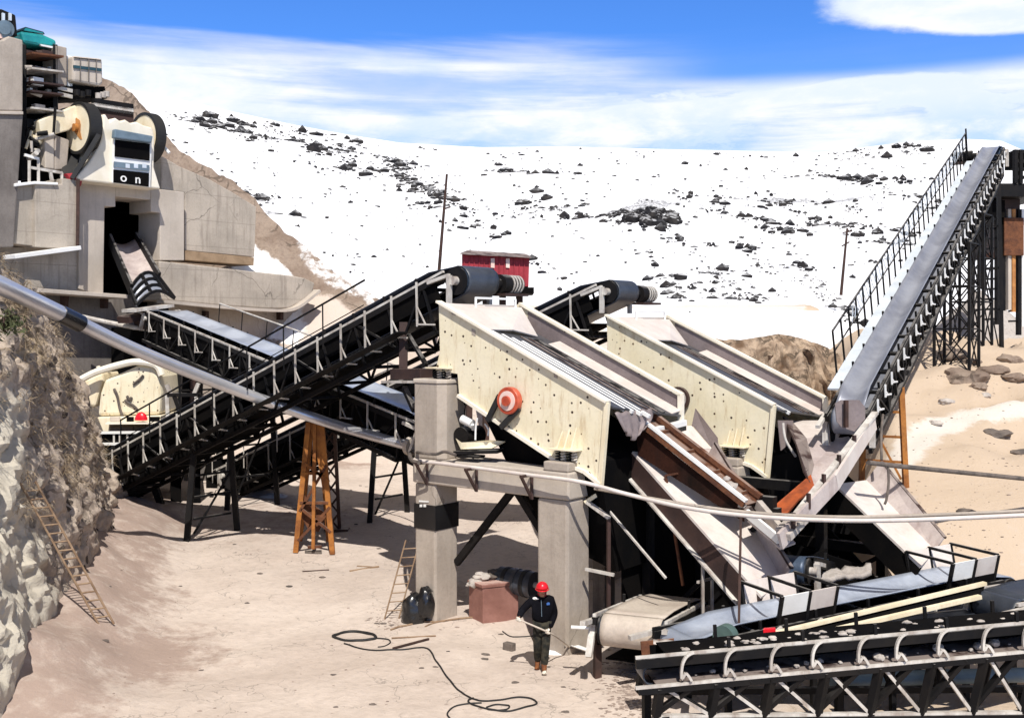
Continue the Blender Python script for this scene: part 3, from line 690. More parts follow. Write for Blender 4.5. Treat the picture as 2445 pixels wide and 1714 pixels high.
for x, y in ((235, 226), (246, 224), (254, 222), (184, 218), (196, 222), (210, 219)):
    m = MB(); m.cyl(PA(x, y + 10, -22.9), PA(x, y - 3, -22.9), .12, 10); m.build('valve', 'stone_pale' if x > 230 else 'black_steel', pf, smooth=True)

# ------------------------------------------------------------------ jaw crusher
jc = thing('jaw_crusher', 'cream jaw crusher with two big belted flywheels perched on the concrete house', 'crusher', PA(290, 445, -22.9))
body = [(243, 330), (246, 300), (246, 275), (252, 272), (262, 290), (276, 281), (288, 290), (300, 286), (312, 294), (326, 291), (345, 300), (364, 305), (370, 330), (368, 400), (384, 452), (190, 431), (182, 424), (215, 385), (235, 350)]
m = MB(); poly_a(m, -22.15, body, 2.3); jb = m.build('body', 'cream_pale', jc, bevel=.07)
m = MB(); poly_a(m, -22.0, [(272, 330), (363, 340), (359, 448), (271, 437)], .149); fp = m.build('front_panel', 'white_paint', jc, bevel=.02)
m = MB(); m.prism([PA(x, y, -21.75) for x, y in ((275, 308), (366, 325), (363, 342), (273, 330))], A0 * -.24); m.build('hood', 'slate_blue', jc, bevel=.05)
for pts, mt in (([(276, 334), (358, 344), (357, 384), (275, 374)], 'dark_plate'), ([(273, 386), (357, 395), (356, 409), (272, 399)], 'slate_blue'), ([(272, 405), (356, 413.5), (355, 446), (272, 436)], 'dark_plate')):
    m = MB(); poly_a(m, -21.95, pts, .049); m.build('recess', mt, fp)
for x in (300, 320, 340):
    m = MB(); poly_a(m, -21.94, [(x, 391), (x + 10, 392), (x + 10, 402), (x, 401)], .009); m.build('gauge', 'mesh_pale', fp)
for chx, txt in ((287, 'o'), (322, 'n')):
    cu = bpy.data.curves.new('t', 'FONT'); cu.body = txt; cu.size = .50; cu.extrude = .01; cu.offset = .004
    to = bpy.data.objects.new('t', cu); COL.objects.link(to); dg = bpy.context.evaluated_depsgraph_get()
    me = bpy.data.meshes.new_from_object(to.evaluated_get(dg)); bpy.data.objects.remove(to)
    p = PA(chx, 433 + (chx - 287) * .12, -21.93); mm = MB(); mm.v = [p + W0 * v.co.x * 1.1 + Z * v.co.y + A0 * v.co.z for v in me.vertices]; mm.f = [tuple(q.vertices) for q in me.polygons]
    mm.build('letter', 'white_paint', fp)
def flywheel(c, r, wd_, name='flywheel'):
    c = V(c); m = MB(); m.cyl(c - W0 * wd_ / 2, c + W0 * wd_ / 2, r, 48); fwh = m.build(name, 'cream_plain', jc, smooth=True, bevel=.03)
    m = MB(); n = 48
    for k in range(n):
        a0, a1 = 2 * math.pi * k / n, 2 * math.pi * (k + 1) / n
        def pt(a, rr, w): return c + (A0 * math.cos(a) + Z * math.sin(a)) * rr + W0 * w
        m.hexa([pt(a0, r * .93, -wd_ / 2 - .03), pt(a1, r * .93, -wd_ / 2 - .03), pt(a1, r * .93, wd_ / 2 + .03), pt(a0, r * .93, wd_ / 2 + .03), pt(a0, r + .05, -wd_ / 2 - .03), pt(a1, r + .05, -wd_ / 2 - .03), pt(a1, r + .05, wd_ / 2 + .03), pt(a0, r + .05, wd_ / 2 + .03)])
    m.build('rim_belt', 'rubber', fwh)
    m = MB(); m.cyl(c - W0 * (wd_ / 2 + .16), c - W0 * (wd_ / 2 - .02), r * .16, 20); m.build('hub', 'orange_rust', fwh, smooth=True)
    m = MB()
    outl = [(-.05, .44), (.16, .3), (.22, .1), (.2, -.2), (.3, -.52), (.2, -.5), (-.02, -.3), (-.25, -.02), (-.22, .2)]
    m.prism([c + A0 * x * r * 1.2 + Z * y * r * .95 - W0 * (wd_ / 2 + .02) for x, y in outl], W0 * .019); m.build('wear_patch', 'orange_wear', fwh)
    return fwh
flc = PA(197, 308, -22.8); flywheel(flc, .98, .44)
flywheel(PA(352, 330, -23.3), 1.0, .38)
# drive belt down to the red motor
m = MB(); c = flc + W0 * .1
m.bar(c + A0 * 1.0 - Z * .35 , PA(172, 428, -22.3), .5, .16, W0.cross(A0)); m.bar(c - A0 * .75 - Z * .75, PA(158, 430, -22.5), .5, .16); m.build('drive_belt', 'rubber', jc)
m = MB(); m.cyl(PA(158, 432, -22.5), PA(186, 430, -22.5), .28, 18); m.build('motor', 'red_paint', jc, smooth=True)
# yoke, housings and service panels on the left of the crusher
m = MB(); poly_a(m, -22.9, [(92, 288), (130, 272), (180, 252), (215, 250), (205, 262), (180, 300), (165, 312), (100, 330)], 1.0); m.build('pitman_arm', 'cream_plain', jc, bevel=.05)
m = MB(); m.bar(PA(132, 256, -22.6), PA(128, 322, -22.6), .08); m.build('strap', 'black_steel', jc)
for pts, mt in (([(107, 328), (130, 324), (130, 405), (108, 402)], 'concrete_pale'), ([(131, 322), (166, 335), (160, 405), (131, 406)], 'concrete')):
    m = MB(); poly_a(m, -23.0, pts, .9); m.build('service_panel', mt, jc, bevel=.04)
m = MB(); poly_a(m, -23.6, [(62, 282), (150, 260), (190, 330), (190, 430), (62, 440)], .4); m.build('frame_plate', 'dark_plate', jc)
for a, b in (((70, 400), (148, 413)), ((120, 410), (124, 432)), ((148, 413), (148, 432)), ((70, 384), (70, 440)), ((58, 370), (92, 380)), ((92, 380), (92, 436))):
    m = MB(); m.bar(PA(*a, -22.5), PA(*b, -22.5), .1); m.build('guard_rail', 'pale_steel' if a[0] > 60 else 'white_paint', jc)
rg = random.Random(9)
for k in range(16):
    p = PA(rg.uniform(60, 92), rg.uniform(300, 400), -22.8 - rg.uniform(0, .6)); m = MB(); m.cyl(p, p + V((rg.gauss(0, .3), rg.gauss(0, .3), rg.gauss(0, .2))), rg.uniform(.05, .13), 10); m.build('hose_fitting', rg.choice(['pale_steel', 'black_steel', 'black_steel', 'cream_plain']), jc, smooth=True)
# valves: knob on the flywheel guard
m = MB(); m.cyl(PA(392, 352, -22.6), PA(404, 366, -22.4), .07, 10); m.build('tension_rod', 'white_paint', jc, smooth=True)
# ------------------------------------------------------------------ conveyors
def conveyor(name, label, T, H, wd=1.0, depth=1.1, belt='belt_dark', pull='pulley_blue', pr=.32, side=-1, brk=1.05, brk_h=.9, rail=True, rail_mat='black_steel', walk=True, chord='pale_steel', truss_mat='black_steel',
             lower=True, motor=True, skirt=True, group='inclined conveyors', cat='conveyor', rail_h=1.0, tail_truss=0., head_ext=.0, bracket='L', trough=.13, tails=True, clad=None, sw=.06, drop=0., near_only=False, rail_rng=(0., 1.), brk_mat='pale_steel'):
    T, H = V(T), V(H); A = (H - T).normalized(); S = A.cross(Z).normalized() * side; U = (S.cross(A) * side).normalized()
    if U.z < 0: U = -U
    L = (H - T).length; root = thing(name, label, cat, V((T.x, T.y, gz(T.x, T.y))), group)
    def C(s, t_, u): return T + A * s + S * t_ + U * u          # along, towards the near side, up
    rt = root; rt_parts = {}
    # belt: endless loop with a troughed carrying strand
    path = []; n = max(8, int(L / .8))
    for k in range(n + 1): path.append((L * k / n, 0., 1.))
    for k in range(1, 9):
        a = math.pi * k / 9; path.append((L + pr * math.sin(a), -pr + pr * math.cos(a), 0.))
    for k in range(n + 1): path.append((L - L * k / n, -2 * pr, 0.))
    for k in range(1, 9):
        a = math.pi * k / 9; path.append((-pr * math.sin(a), -pr - pr * math.cos(a), 0.))
    rows = []
    for s, u, tr in path + path[:1]:
        f = tr * sst(0, .9, s) * (1 - sst(L - .9, L, s))
        rows.append([C(s, wd * j / 10 - wd / 2, u - drop + f * trough * (abs(j - 5) / 5) ** 1.6 * 1.5) for j in range(11)])
    MB().grid(rows).build('belt', belt, root, smooth=True, solid=.02)
    for s, nm in ((L, 'head_pulley'), (0, 'tail_pulley')):
        if nm == 'tail_pulley' and not tails: continue
        m = MB(); m.cyl(C(s, -wd / 2 - .03, -pr), C(s, wd / 2 + .03, -pr), pr - .035, 28); pu = m.build(nm, pull, root, smooth=True)
        for sg in (-1, 1):
            m = MB(); m.cyl(C(s, sg * (wd / 2 + .032), -pr), C(s, sg * (wd / 2 + .07), -pr), pr - .02, 28); m.build('pulley_end', 'black_steel', pu, smooth=True)
            m = MB(); m.cyl(C(s, sg * (wd / 2 + .0705), -pr), C(s, sg * (wd / 2 + .22), -pr), pr * .3, 14); m.build('bearing', 'pale_steel', pu, smooth=True)
            m = MB(); m.bar(C(s - .05, sg * (wd / 2 + .2), -pr + .16), C(s - .30, sg * (wd / 2 + .2), -pr - .5), .09, .12, S); m.bar(C(s - .05, sg * (wd / 2 + .2), -pr + .16), C(s - .75, sg * (wd / 2 + .2), -.12), .08, .1, S); m.build('bearing_frame', 'pale_steel', root)
    if motor:
        m = MB(); b0 = C(L - .05, -(wd / 2 + .25), -pr); m.cyl(b0, b0 - S * .25, .13, 14); m.cyl(b0 - S * .25, b0 - S * .55, .24, 18); mo = m.build('gearbox', 'black_steel', root, smooth=True)
        m = MB(); m.cyl(b0 - S * .551, b0 - S * 1.05, .21, 18); m.build('drive_motor', 'black_steel', mo, smooth=True)
        m = MB()
        for k in range(4): m.cyl(b0 - S * (.6 + k * .12), b0 - S * (.64 + k * .12), .235, 18)
        m.build('cooling_fin', 'pale_steel', mo)
        m = MB(); m.bar(b0 - S * .2 - Z * .27, b0 - S * 1.15 - Z * .27, .5, .06); m.build('motor_base', 'brown_steel', root)
    # stringers, dark side plates added to blacken the interior, truss
    off = wd / 2 + .12
    for sg in ((1,) if near_only else (1, -1)):
        m = MB(); m.bar(C(-.3 - tail_truss, sg * off, -.02), C(L - .25 + head_ext, sg * off, -.02), sw, sw, U); m.build('stringer', chord, root)
        m = MB(); m.bar(C(-.3, sg * off, -.02 - sw / 2 - .075), C(L - .25, sg * off, -.02 - sw / 2 - .075), .09, .14, U); m.build('channel', 'black_steel', root)
        if skirt: m = MB(); m.bar(C(-.1, sg * (off - .03), -.36), C(L - .6, sg * (off - .03), -.36), .03, .46, U); m.build('shade_plate', 'dark_plate', root)
    if skirt: m = MB(); m.bar(C(.3, 0, -.60 - 2 * pr + .3), C(L - .8, 0, -.60 - 2 * pr + .3), wd + .1, .03, U); m.build('belly_plate', 'dark_plate', root)
    if lower:
        for sg in (1, -1):
            m = MB(); m.bar(C(-.2, sg * off, -depth), C(L - 1.0, sg * off, -depth), .09, .11, U); m.build('lower_chord', truss_mat, root)
            m = MB(); nb = max(3, int((L - 1.2) / (depth * .95))); st = (L - 1.0) / nb
            for k in range(nb + 1):
                m.bar(C(k * st, sg * off, -.12), C(k * st, sg * off, -depth + .04), .06, .06, A)
                if k < nb:
                    a, b = (-.12, -depth + .04) if k % 2 else (-depth + .04, -.12)
                    m.bar(C(k * st + .03, sg * (off - .005), a), C((k + 1) * st - .03, sg * (off - .005), b), .055, .055, S)
            m.build('web_bracing', truss_mat, root)
        m = MB()
        for k in range(nb + 1): m.bar(C(k * st, -off, -depth), C(k * st, off, -depth), .07, .07, A)
        m.build('cross_tie', truss_mat, root)
    if clad:  # black sheets added behind the open truss to darken it
        m = MB(); m.plate([C(L * clad[0], off - .09, -.1), C(L * clad[1], off - .09, -.1), C(L * clad[1], off - .09, -depth), C(L * clad[0], off - .09, -depth)], .03); m.build('shade_side', 'dark_plate', root)
        m = MB(); m.bar(C(L * clad[0], 0, -depth + .1), C(L * clad[1], 0, -depth + .1), wd, .03, U); m.build('shade_bottom', 'dark_plate', root)
    # idler rollers
    proto = None; ni = int(L / 1.15)
    for k in range(1, ni):
        s = k * L / ni
        if proto is None:
            m = MB(); m.cyl(C(s, -wd / 2 - .04, -.10), C(s, wd / 2 + .04, -.10), .05, 10); m.bar(C(s, off - .02, -.14), C(s, off - .02, .17), .05); m.bar(C(s, -off + .02, -.14), C(s, -off + .02, .17), .05); proto = m.build('idler', 'black_steel', root); s0 = s
        else: child_copy(proto, root, A * (s - s0))
    # walkway brackets, the light L shapes hanging along the near side
    if brk:
        proto = None; nb = int(L / brk)
        for k in range(nb):
            s = .5 + k * (L - 1.6) / max(1, nb - 1)
            if proto is None:
                s0 = s; m = MB(); b = off + .10
                if bracket == 'L':
                    m.bar(C(s, b, .04), C(s, b, -.05) - Z * brk_h, .036, .045, A); q = C(s, b, -.05) - Z * (brk_h - .04)
                    m.bar(q + A * .04, q + A * .62 - Z * .0 + Z * A.z * -.60,   .038, .038, U); m.bar(q + A * .30 - Z * A.z * .3, C(s, b, 0) - Z * brk_h * .55 , .03, .03, U)
                else:                                     # C shaped spill-plate ribs
                    pts = [C(s + .10, b, .02), C(s - .02, b + .02, -.03), C(s - .10, b + .03, -.16), C(s - .12, b + .04, -.36), C(s - .05, b + .05, -brk_h + .12), C(s + .03, b + .06, -brk_h)]
                    pts = spline(pts, 4)
                    for p, q in zip(pts, pts[1:]): m.bar(p, q, .04, .05, S)
                proto = m.build('bracket', brk_mat, root)
            else: child_copy(proto, root, A * (s - s0 + random.uniform(-.05, .05)))
    if walk:
        m = MB(); m.bar(C(.2, off + .34, -.62) - Z * .42, C(L - 1.6, off + .34, -.62) - Z * .42, .40, .03, U); m.build('walkway', 'black_steel', root)
    if rail:
        m = MB(); b = off + .78; s0, s1 = L * rail_rng[0], L * rail_rng[1]
        m.tube([C(s0, b, -.55) + Z * (rail_h + .1), C(s1, b, -.55) + Z * (rail_h + .1)], .028, 8); m.build('handrail', rail_mat, root)
        proto = None; np_ = max(2, int((s1 - s0) / 1.6))
        for k in range(np_ + 1):
            s = s0 + (s1 - s0) * k / np_
            if proto is None: sp = s; m = MB(); m.tube([C(s, b, -.6), C(s, b, -.55) + Z * (rail_h + .1)], .020, 6); m.tube([C(s, b, -.55) + Z * rail_h * .5, C(s + (s1 - s0) / np_ * .98, b, -.55) + Z * rail_h * .5], .013, 6); proto = m.build('rail_post', rail_mat, root)
            elif k < np_: child_copy(proto, root, A * (s - sp))
    root['_L'] = 0; del root['_L']
    return root, C, L, A, S, U
def leg_frame(root, C, s, wd, depth, mt='brown_steel', w=.16, splay=.25):
    off = wd / 2 + .12
    for sg in (1, -1):
        p = C(s, sg * off, -depth); q = C(s, sg * (off + splay), -depth); zz = gz(q.x, q.y) - .1; q.z = zz
        m = MB(); m.bar(p, q, w, w, V((1, 0, 0))); m.build('leg', mt, root)
    p, p2 = C(s, off, -depth), C(s, -off, -depth); m = MB(); lowz = gz(p.x, p.y)
    for k in range(1, 4):
        z = lerp(lowz, p.z, k / 4); m.bar(V((p.x, p.y, z)), V((p2.x, p2.y, z)), .06)
    m.bar(V((p.x, p.y, lowz + .2)), V((p2.x, p2.y, lerp(lowz, p.z, .75))), .05); m.build('leg_brace', mt, root)

# B: feeds the near screen;  D: feeds the far screen (parallel, behind)
hB = PW(1120, 640, 1.42); aB = on_w(1120, 640, 1.42)[0]
tB = Q(aB - 16.6, 1.42, hB.z - 6.25)
rB, cB, LB, A_, S_, U_ = conveyor('conveyor', 'long conveyor with a black handrail climbing to the drum above the near screen', tB, hB, 1.12, 1.30, belt='belt_dark', pr=.36, side=1, brk=.98, brk_h=1.0, rail_rng=(.22, .86), chord='pale_steel', clad=(0, .50))
leg_frame(rB, cB, LB * .36, 1.1, 1.3, 'black_steel'); leg_frame(rB, cB, LB * .12, 1.1, 1.3, 'black_steel', .2)
hD = PW(1470, 672, 6.4); aD = on_w(1470, 672, 6.4)[0]
tD = Q(aD - 16.6, 6.4, hD.z - 6.35)
rD, cD, LD, *_ = conveyor('conveyor', 'conveyor with a ribbed dark drum climbing behind the near screen', tD, hD, 1.0, 1.25, belt='belt_dark', pull='belt_dark', pr=.32, side=1, brk=1.2, brk_h=.95, rail=True, rail_mat='pale_steel', rail_rng=(.02, .55), rail_h=.75, chord='pale_steel', clad=(0, .95))
leg_frame(rD, cD, LD * .88, 1.0, 1.25); leg_frame(rD, cD, LD * .45, 1.0, 1.25, 'black_steel')
# A: from the crusher house down and under B towards the portal
tA = P(392, 742, 42.5); hA = P(1062, 1010, 28.2)
rA, cA, LA, *_ = conveyor('conveyor', 'descending conveyor with a gleaming pale belt from the crusher mouth to behind the portal', tA, hA, 1.15, 1.2, belt='belt_bright', pr=.3, side=1, brk=1.35, brk_h=.7, rail=False, motor=False, trough=.10, chord='pale_steel', walk=False, clad=(.0, 1.0))
leg_frame(rA, cA, LA * .18, 1.1, 1.2, 'black_steel', .2); leg_frame(rA, cA, LA * .42, 1.1, 1.2, 'black_steel')
m = MB(); m.tube([cA(3, -.9, .75), cA(LA * .98, -.9, .75)], .03); m.build('handrail', 'pale_steel', rA)
for k in range(9):
    s = 3 + k * (LA * .98 - 3) / 8; m = MB(); m.tube([cA(s, -.9, -.1), cA(s, -.9, .75)], .02, 6); m.build('rail_post', 'black_steel', rA)

# G: the steep long conveyor on the right
hG = P(2372, 352, 46.0); tG = P(1868, 1262, 20.6).lerp(hG, .17)
dG = (hG - tG); 
rG, cG, LG, AG, SG, UG = conveyor('conveyor', 'long steep conveyor with a smooth grey belt rising to the headhouse on the right', tG, hG, .66, .95, belt='belt_grey', pr=.30, side=1, brk=.82, brk_h=.22, rail=False, chord='black_steel', walk=False, trough=.16, brk_mat='white_paint', motor=True)
for sgn in (-1,):
    m = MB(); m.bar(cG(2, sgn * .82, -.42), cG(LG - .5, sgn * .82, -.42), .38, .05, UG); m.build('walkway', 'mesh_pale', rG)
    m = MB(); m.tube([cG(3, sgn * 1.02, .75), cG(LG - .2, sgn * 1.02, .75)], .03); m.tube([cG(3, sgn * 1.02, .2), cG(LG - .2, sgn * 1.02, .2)], .022); m.build('handrail', 'black_steel', rG)
    proto = None
    for k in range(28):
        s = 3 + k * (LG - 3.4) / 27
        if proto is None: s0 = s; m = MB(); m.bar(cG(s, sgn * 1.02, -.45), cG(s, sgn * 1.02, .75), .045); m.bar(cG(s, sgn * .52, -.48), cG(s, sgn * 1.06, -.48), .08); proto = m.build('rail_post', 'black_steel', rG)
        else: child_copy(proto, rG, AG * (s - s0))
    m = MB(); n = 60
    for k in range(n):
        a, b = 5 + k * (LG - 5.6) / n, 5 + (k + 1) * (LG - 5.6) / n
        m.bar(cG(a, sgn * 1.03, .2), cG(b, sgn * 1.03, .73), .014); m.bar(cG(a, sgn * 1.03, .73), cG(b, sgn * 1.03, .2), .014)
    m.build('safety_mesh', 'mesh_pale', rG)
m = MB(); m.bar(cG(LG - .3, -1.0, -.3), cG(LG - .3, -1.0, .95), .06); m.build('head_bracket', 'black_steel', rG)
for fr, mt, w in ((.13, 'orange_rust', .13), (.90, 'black_steel', .14)):
    leg_frame(rG, cG, LG * fr, .66, .95, mt, w, .12)
def lattice(name, label, c, w, d_, z0, z1, n, mt='black_steel', t=.13, taper=1., group='lattice legs under the steep conveyor'):
    root = thing(name, label, 'lattice tower', V((c.x, c.y, z0)), group); cs = [(-1, -1), (1, -1), (1, 1), (-1, 1)]
    def pt(k, f): sx_, sy_ = cs[k % 4]; s = lerp(1, taper, f); return V((c.x, c.y, lerp(z0, z1, f))) + (A0 * sx_ * w / 2 + W0 * sy_ * d_ / 2) * s
    for k in range(4): m = MB(); m.bar(pt(k, 0), pt(k, 1), t, t, A0); m.build('leg', mt, root)
    for k in range(4):
        m = MB()
        for i in range(n):
            f0, f1 = i / n, (i + 1) / n
            m.bar(pt(k, f0), pt(k + 1, f1), t * .45); m.bar(pt(k + 1, f0), pt(k, f1), t * .45); m.bar(pt(k, f1), pt(k + 1, f1), t * .6)
        m.build('bracing', mt, root)
    return root
for s_, py0, lab in ((.735, 835, 'dark lattice leg beside the gravel heap under the upper steep conveyor'), (.60, 920, 'black lattice leg under the middle of the steep conveyor')):
    c = cG(LG * s_, .05, 0); lattice('lattice_tower', lab, c, 1.15, 1.15, gz(c.x, c.y) - .2, c.z - .95, 3, 'black_steel', .09)

# headhouse on the right edge
hh = thing('headhouse', 'dark steel headhouse with rusty bin and tall ladder frames at the right edge', 'steel tower', P(2420, 800, 48))
def box_px(x0, y0, x1, y1, d, dep, mt, nm, root, bev=.02):
    p0 = P(x0, y1, d); p1 = P(x1, y0, d); m = MB(); m.hexa([V((p0.x, d, p0.z)), V((p1.x, d, p0.z)), V((p1.x, d + dep, p0.z)), V((p0.x, d + dep, p0.z)), V((p0.x, d, p1.z)), V((p1.x, d, p1.z)), V((p1.x, d + dep, p1.z)), V((p0.x, d + dep, p1.z))]); return m.build(nm, mt, root, bevel=bev)
box_px(2385, 438, 2520, 470, 47, 4, 'black_steel', 'platform', hh)
box_px(2362, 478, 2400, 520, 47.5, 2.5, 'dark_plate', 'support_head', hh)
box_px(2392, 472, 2436, 600, 48, 3, 'brown_steel', 'bin', hh)
box_px(2398, 520, 2445, 610, 47.8, 3, 'rust', 'bin', hh)
for x in (2424, 2436, 2460, 2500):
    m = MB(); m.bar(P(x, 358, 47), P(x, 438, 47), .16); m.build('post', 'black_steel', hh)
for y in (362, 385, 405, 424):
    m = MB(); m.bar(P(2422, y, 47), P(2520, y, 47), .1, .14); m.build('rail', 'black_steel', hh)
box_px(2423, 358, 2450, 400, 47.4, 1, 'dark_plate', 'cabinet', hh)
for x, y1, mt in ((2348, 690, 'black_steel'), (2381, 775, 'black_steel'), (2394, 742, 'black_steel'), (2408, 740, 'concrete_pale'), (2418, 745, 'orange_wear'), (2432, 800, 'black_steel'), (2441, 780, 'white_paint')):
    m = MB(); m.bar(P(x, 500, 48), P(x, y1, 48), .17); m.build('column', mt, hh)
for y in range(545, 770, 24):
    m = MB(); m.bar(P(2348, y + 2, 48.05), P(2394 if y < 690 else 2381, y, 48.05), .09); m.build('rung', 'black_steel', hh)
    m = MB(); m.bar(P(2408, y + 6, 48.05), P(2450, y + 5, 48.05), .08); m.build('rung', 'black_steel' if y % 48 else 'orange_wear', hh)
for (a, b) in (((2310, 470), (2350, 590)), ((2372, 520), (2348, 545)), ((2330, 560), (2348, 600))):
    m = MB(); m.bar(P(*a, 47.6), P(*b, 47.6), .2); m.build('strut', 'black_steel', hh)
# ------------------------------------------------------------------ portal frames of concrete
def qbox(m, a0, a1, w0, w1, z0, z1):
    return m.hexa([Q(a0, w0, z0), Q(a1, w0, z0), Q(a1, w1, z0), Q(a0, w1, z0), Q(a0, w0, z1), Q(a1, w0, z1), Q(a1, w1, z1), Q(a0, w1, z1)])
def portal(da, dw, dz, lab, near=True):
    gr = gz(*Q(1 + da, dw, 0).xy) - .3
    root = thing('concrete_portal', lab, 'portal frame', Q(da, dw, gr), 'concrete portals carrying the screens')
    m = MB(); qbox(m, -.22 + da, .42 + da, -.40 + dw, .38 + dw, gr, 3.20 + dz); m.build('column', 'concrete', root, bevel=.05)
    m = MB(); qbox(m, 3.33 + da, 4.12 + da, -.42 + dw, .40 + dw, gr, 3.20 + dz); m.build('column', 'concrete', root, bevel=.06)
    m = MB(); qbox(m, -.26 + da, 4.16 + da, -.44 + dw, .62 + dw, 3.203 + dz, 3.78 + dz); bm = m.build('beam', 'concrete_pale', root, bevel=.04)
    # chamfered upper pier
    m = MB(); w, d_ = .50, .46; cx, cy = .16 + da, .02 + dw; ch_ = .16
    o8 = [(-w, -d_ + ch_), (-w + ch_, -d_), (w - ch_, -d_), (w, -d_ + ch_), (w, d_ - ch_), (w - ch_, d_), (-w + ch_, d_), (-w, d_ - ch_)]
    m.prism([Q(cx + x, cy + y, 3.783 + dz) for x, y in o8], Z * 1.72); m.build('pier', 'concrete', root, bevel=.02)
    m = MB(); m.prism([Q(cx + x * 1.06, cy + y * 1.06, 5.504 + dz) for x, y in o8], Z * .09); m.build('pier_cap', 'concrete_pale', root, bevel=.02)
    m = MB(); qbox(m, 3.50 + da, 4.14 + da, -.43 + dw, .45 + dw, 3.783 + dz, 3.98 + dz); m.build('bearing_block', 'concrete', root, bevel=.03)
    return root, gr
p1, gr1 = portal(0, 0, 0, 'concrete portal of two square columns and a beam under the near cream screen')
m = MB()                                              # black band and notice wrapped round the left column
qbox(m, -.235, .435, -.415, .395, 2.15, 2.72); bd = m.build('band', 'bag_black', p1)
m = MB(); m.prism([PW(x, y, -.42) for x, y in ((1000, 1194), (1024, 1196), (1023, 1199), (1000, 1198))], W0 * .01); m.build('marking', 'white_paint', bd)
for x in (1002, 1011): m = MB(); m.prism([PW(x + a, 1204 + b, -.42) for a, b in ((0, 0), (6, 0), (6, 6), (0, 6))], W0 * .01); m.build('marking', 'white_paint', bd)
for x in (1018, 1136, 1268):                          # brown brackets carrying the cable pipe along the beam
    a = on_w(x, 1110, -.5)[0]; m = MB(); b = -.445
    zz = on_w(x, 1103 + (x - 1000) * .12, -.6)[1]
    m.bar(Q(a, b, zz), Q(a, b - .42, zz), .06); m.bar(Q(a, b - .03, zz), Q(a, b - .03, zz - .52), .07, .05); m.bar(Q(a, b - .40, zz), Q(a, b - .04, zz - .50), .05); m.build('pipe_bracket', 'brown_steel', p1)
m = MB(); m.bar(Q(.45, .3, 1.3), Q(2.15, .3, 3.18), .12, .16); m.bar(Q(2.2, .3, 3.18), Q(3.3, .3, 1.9), .12, .16); m.build('cross_brace', 'black_steel', p1)
m = MB(); qbox(m, 2.9, 3.25, 2.3, 2.75, gr1, 3.1); tag(m.build('concrete_post', 'concrete_dark', bevel=.03), 'dark concrete post standing in the shade behind the right portal column', 'post')
p2, gr2 = portal(1.35, 5.0, -.28, 'second concrete portal mostly hidden behind the chutes under the far cream screen')

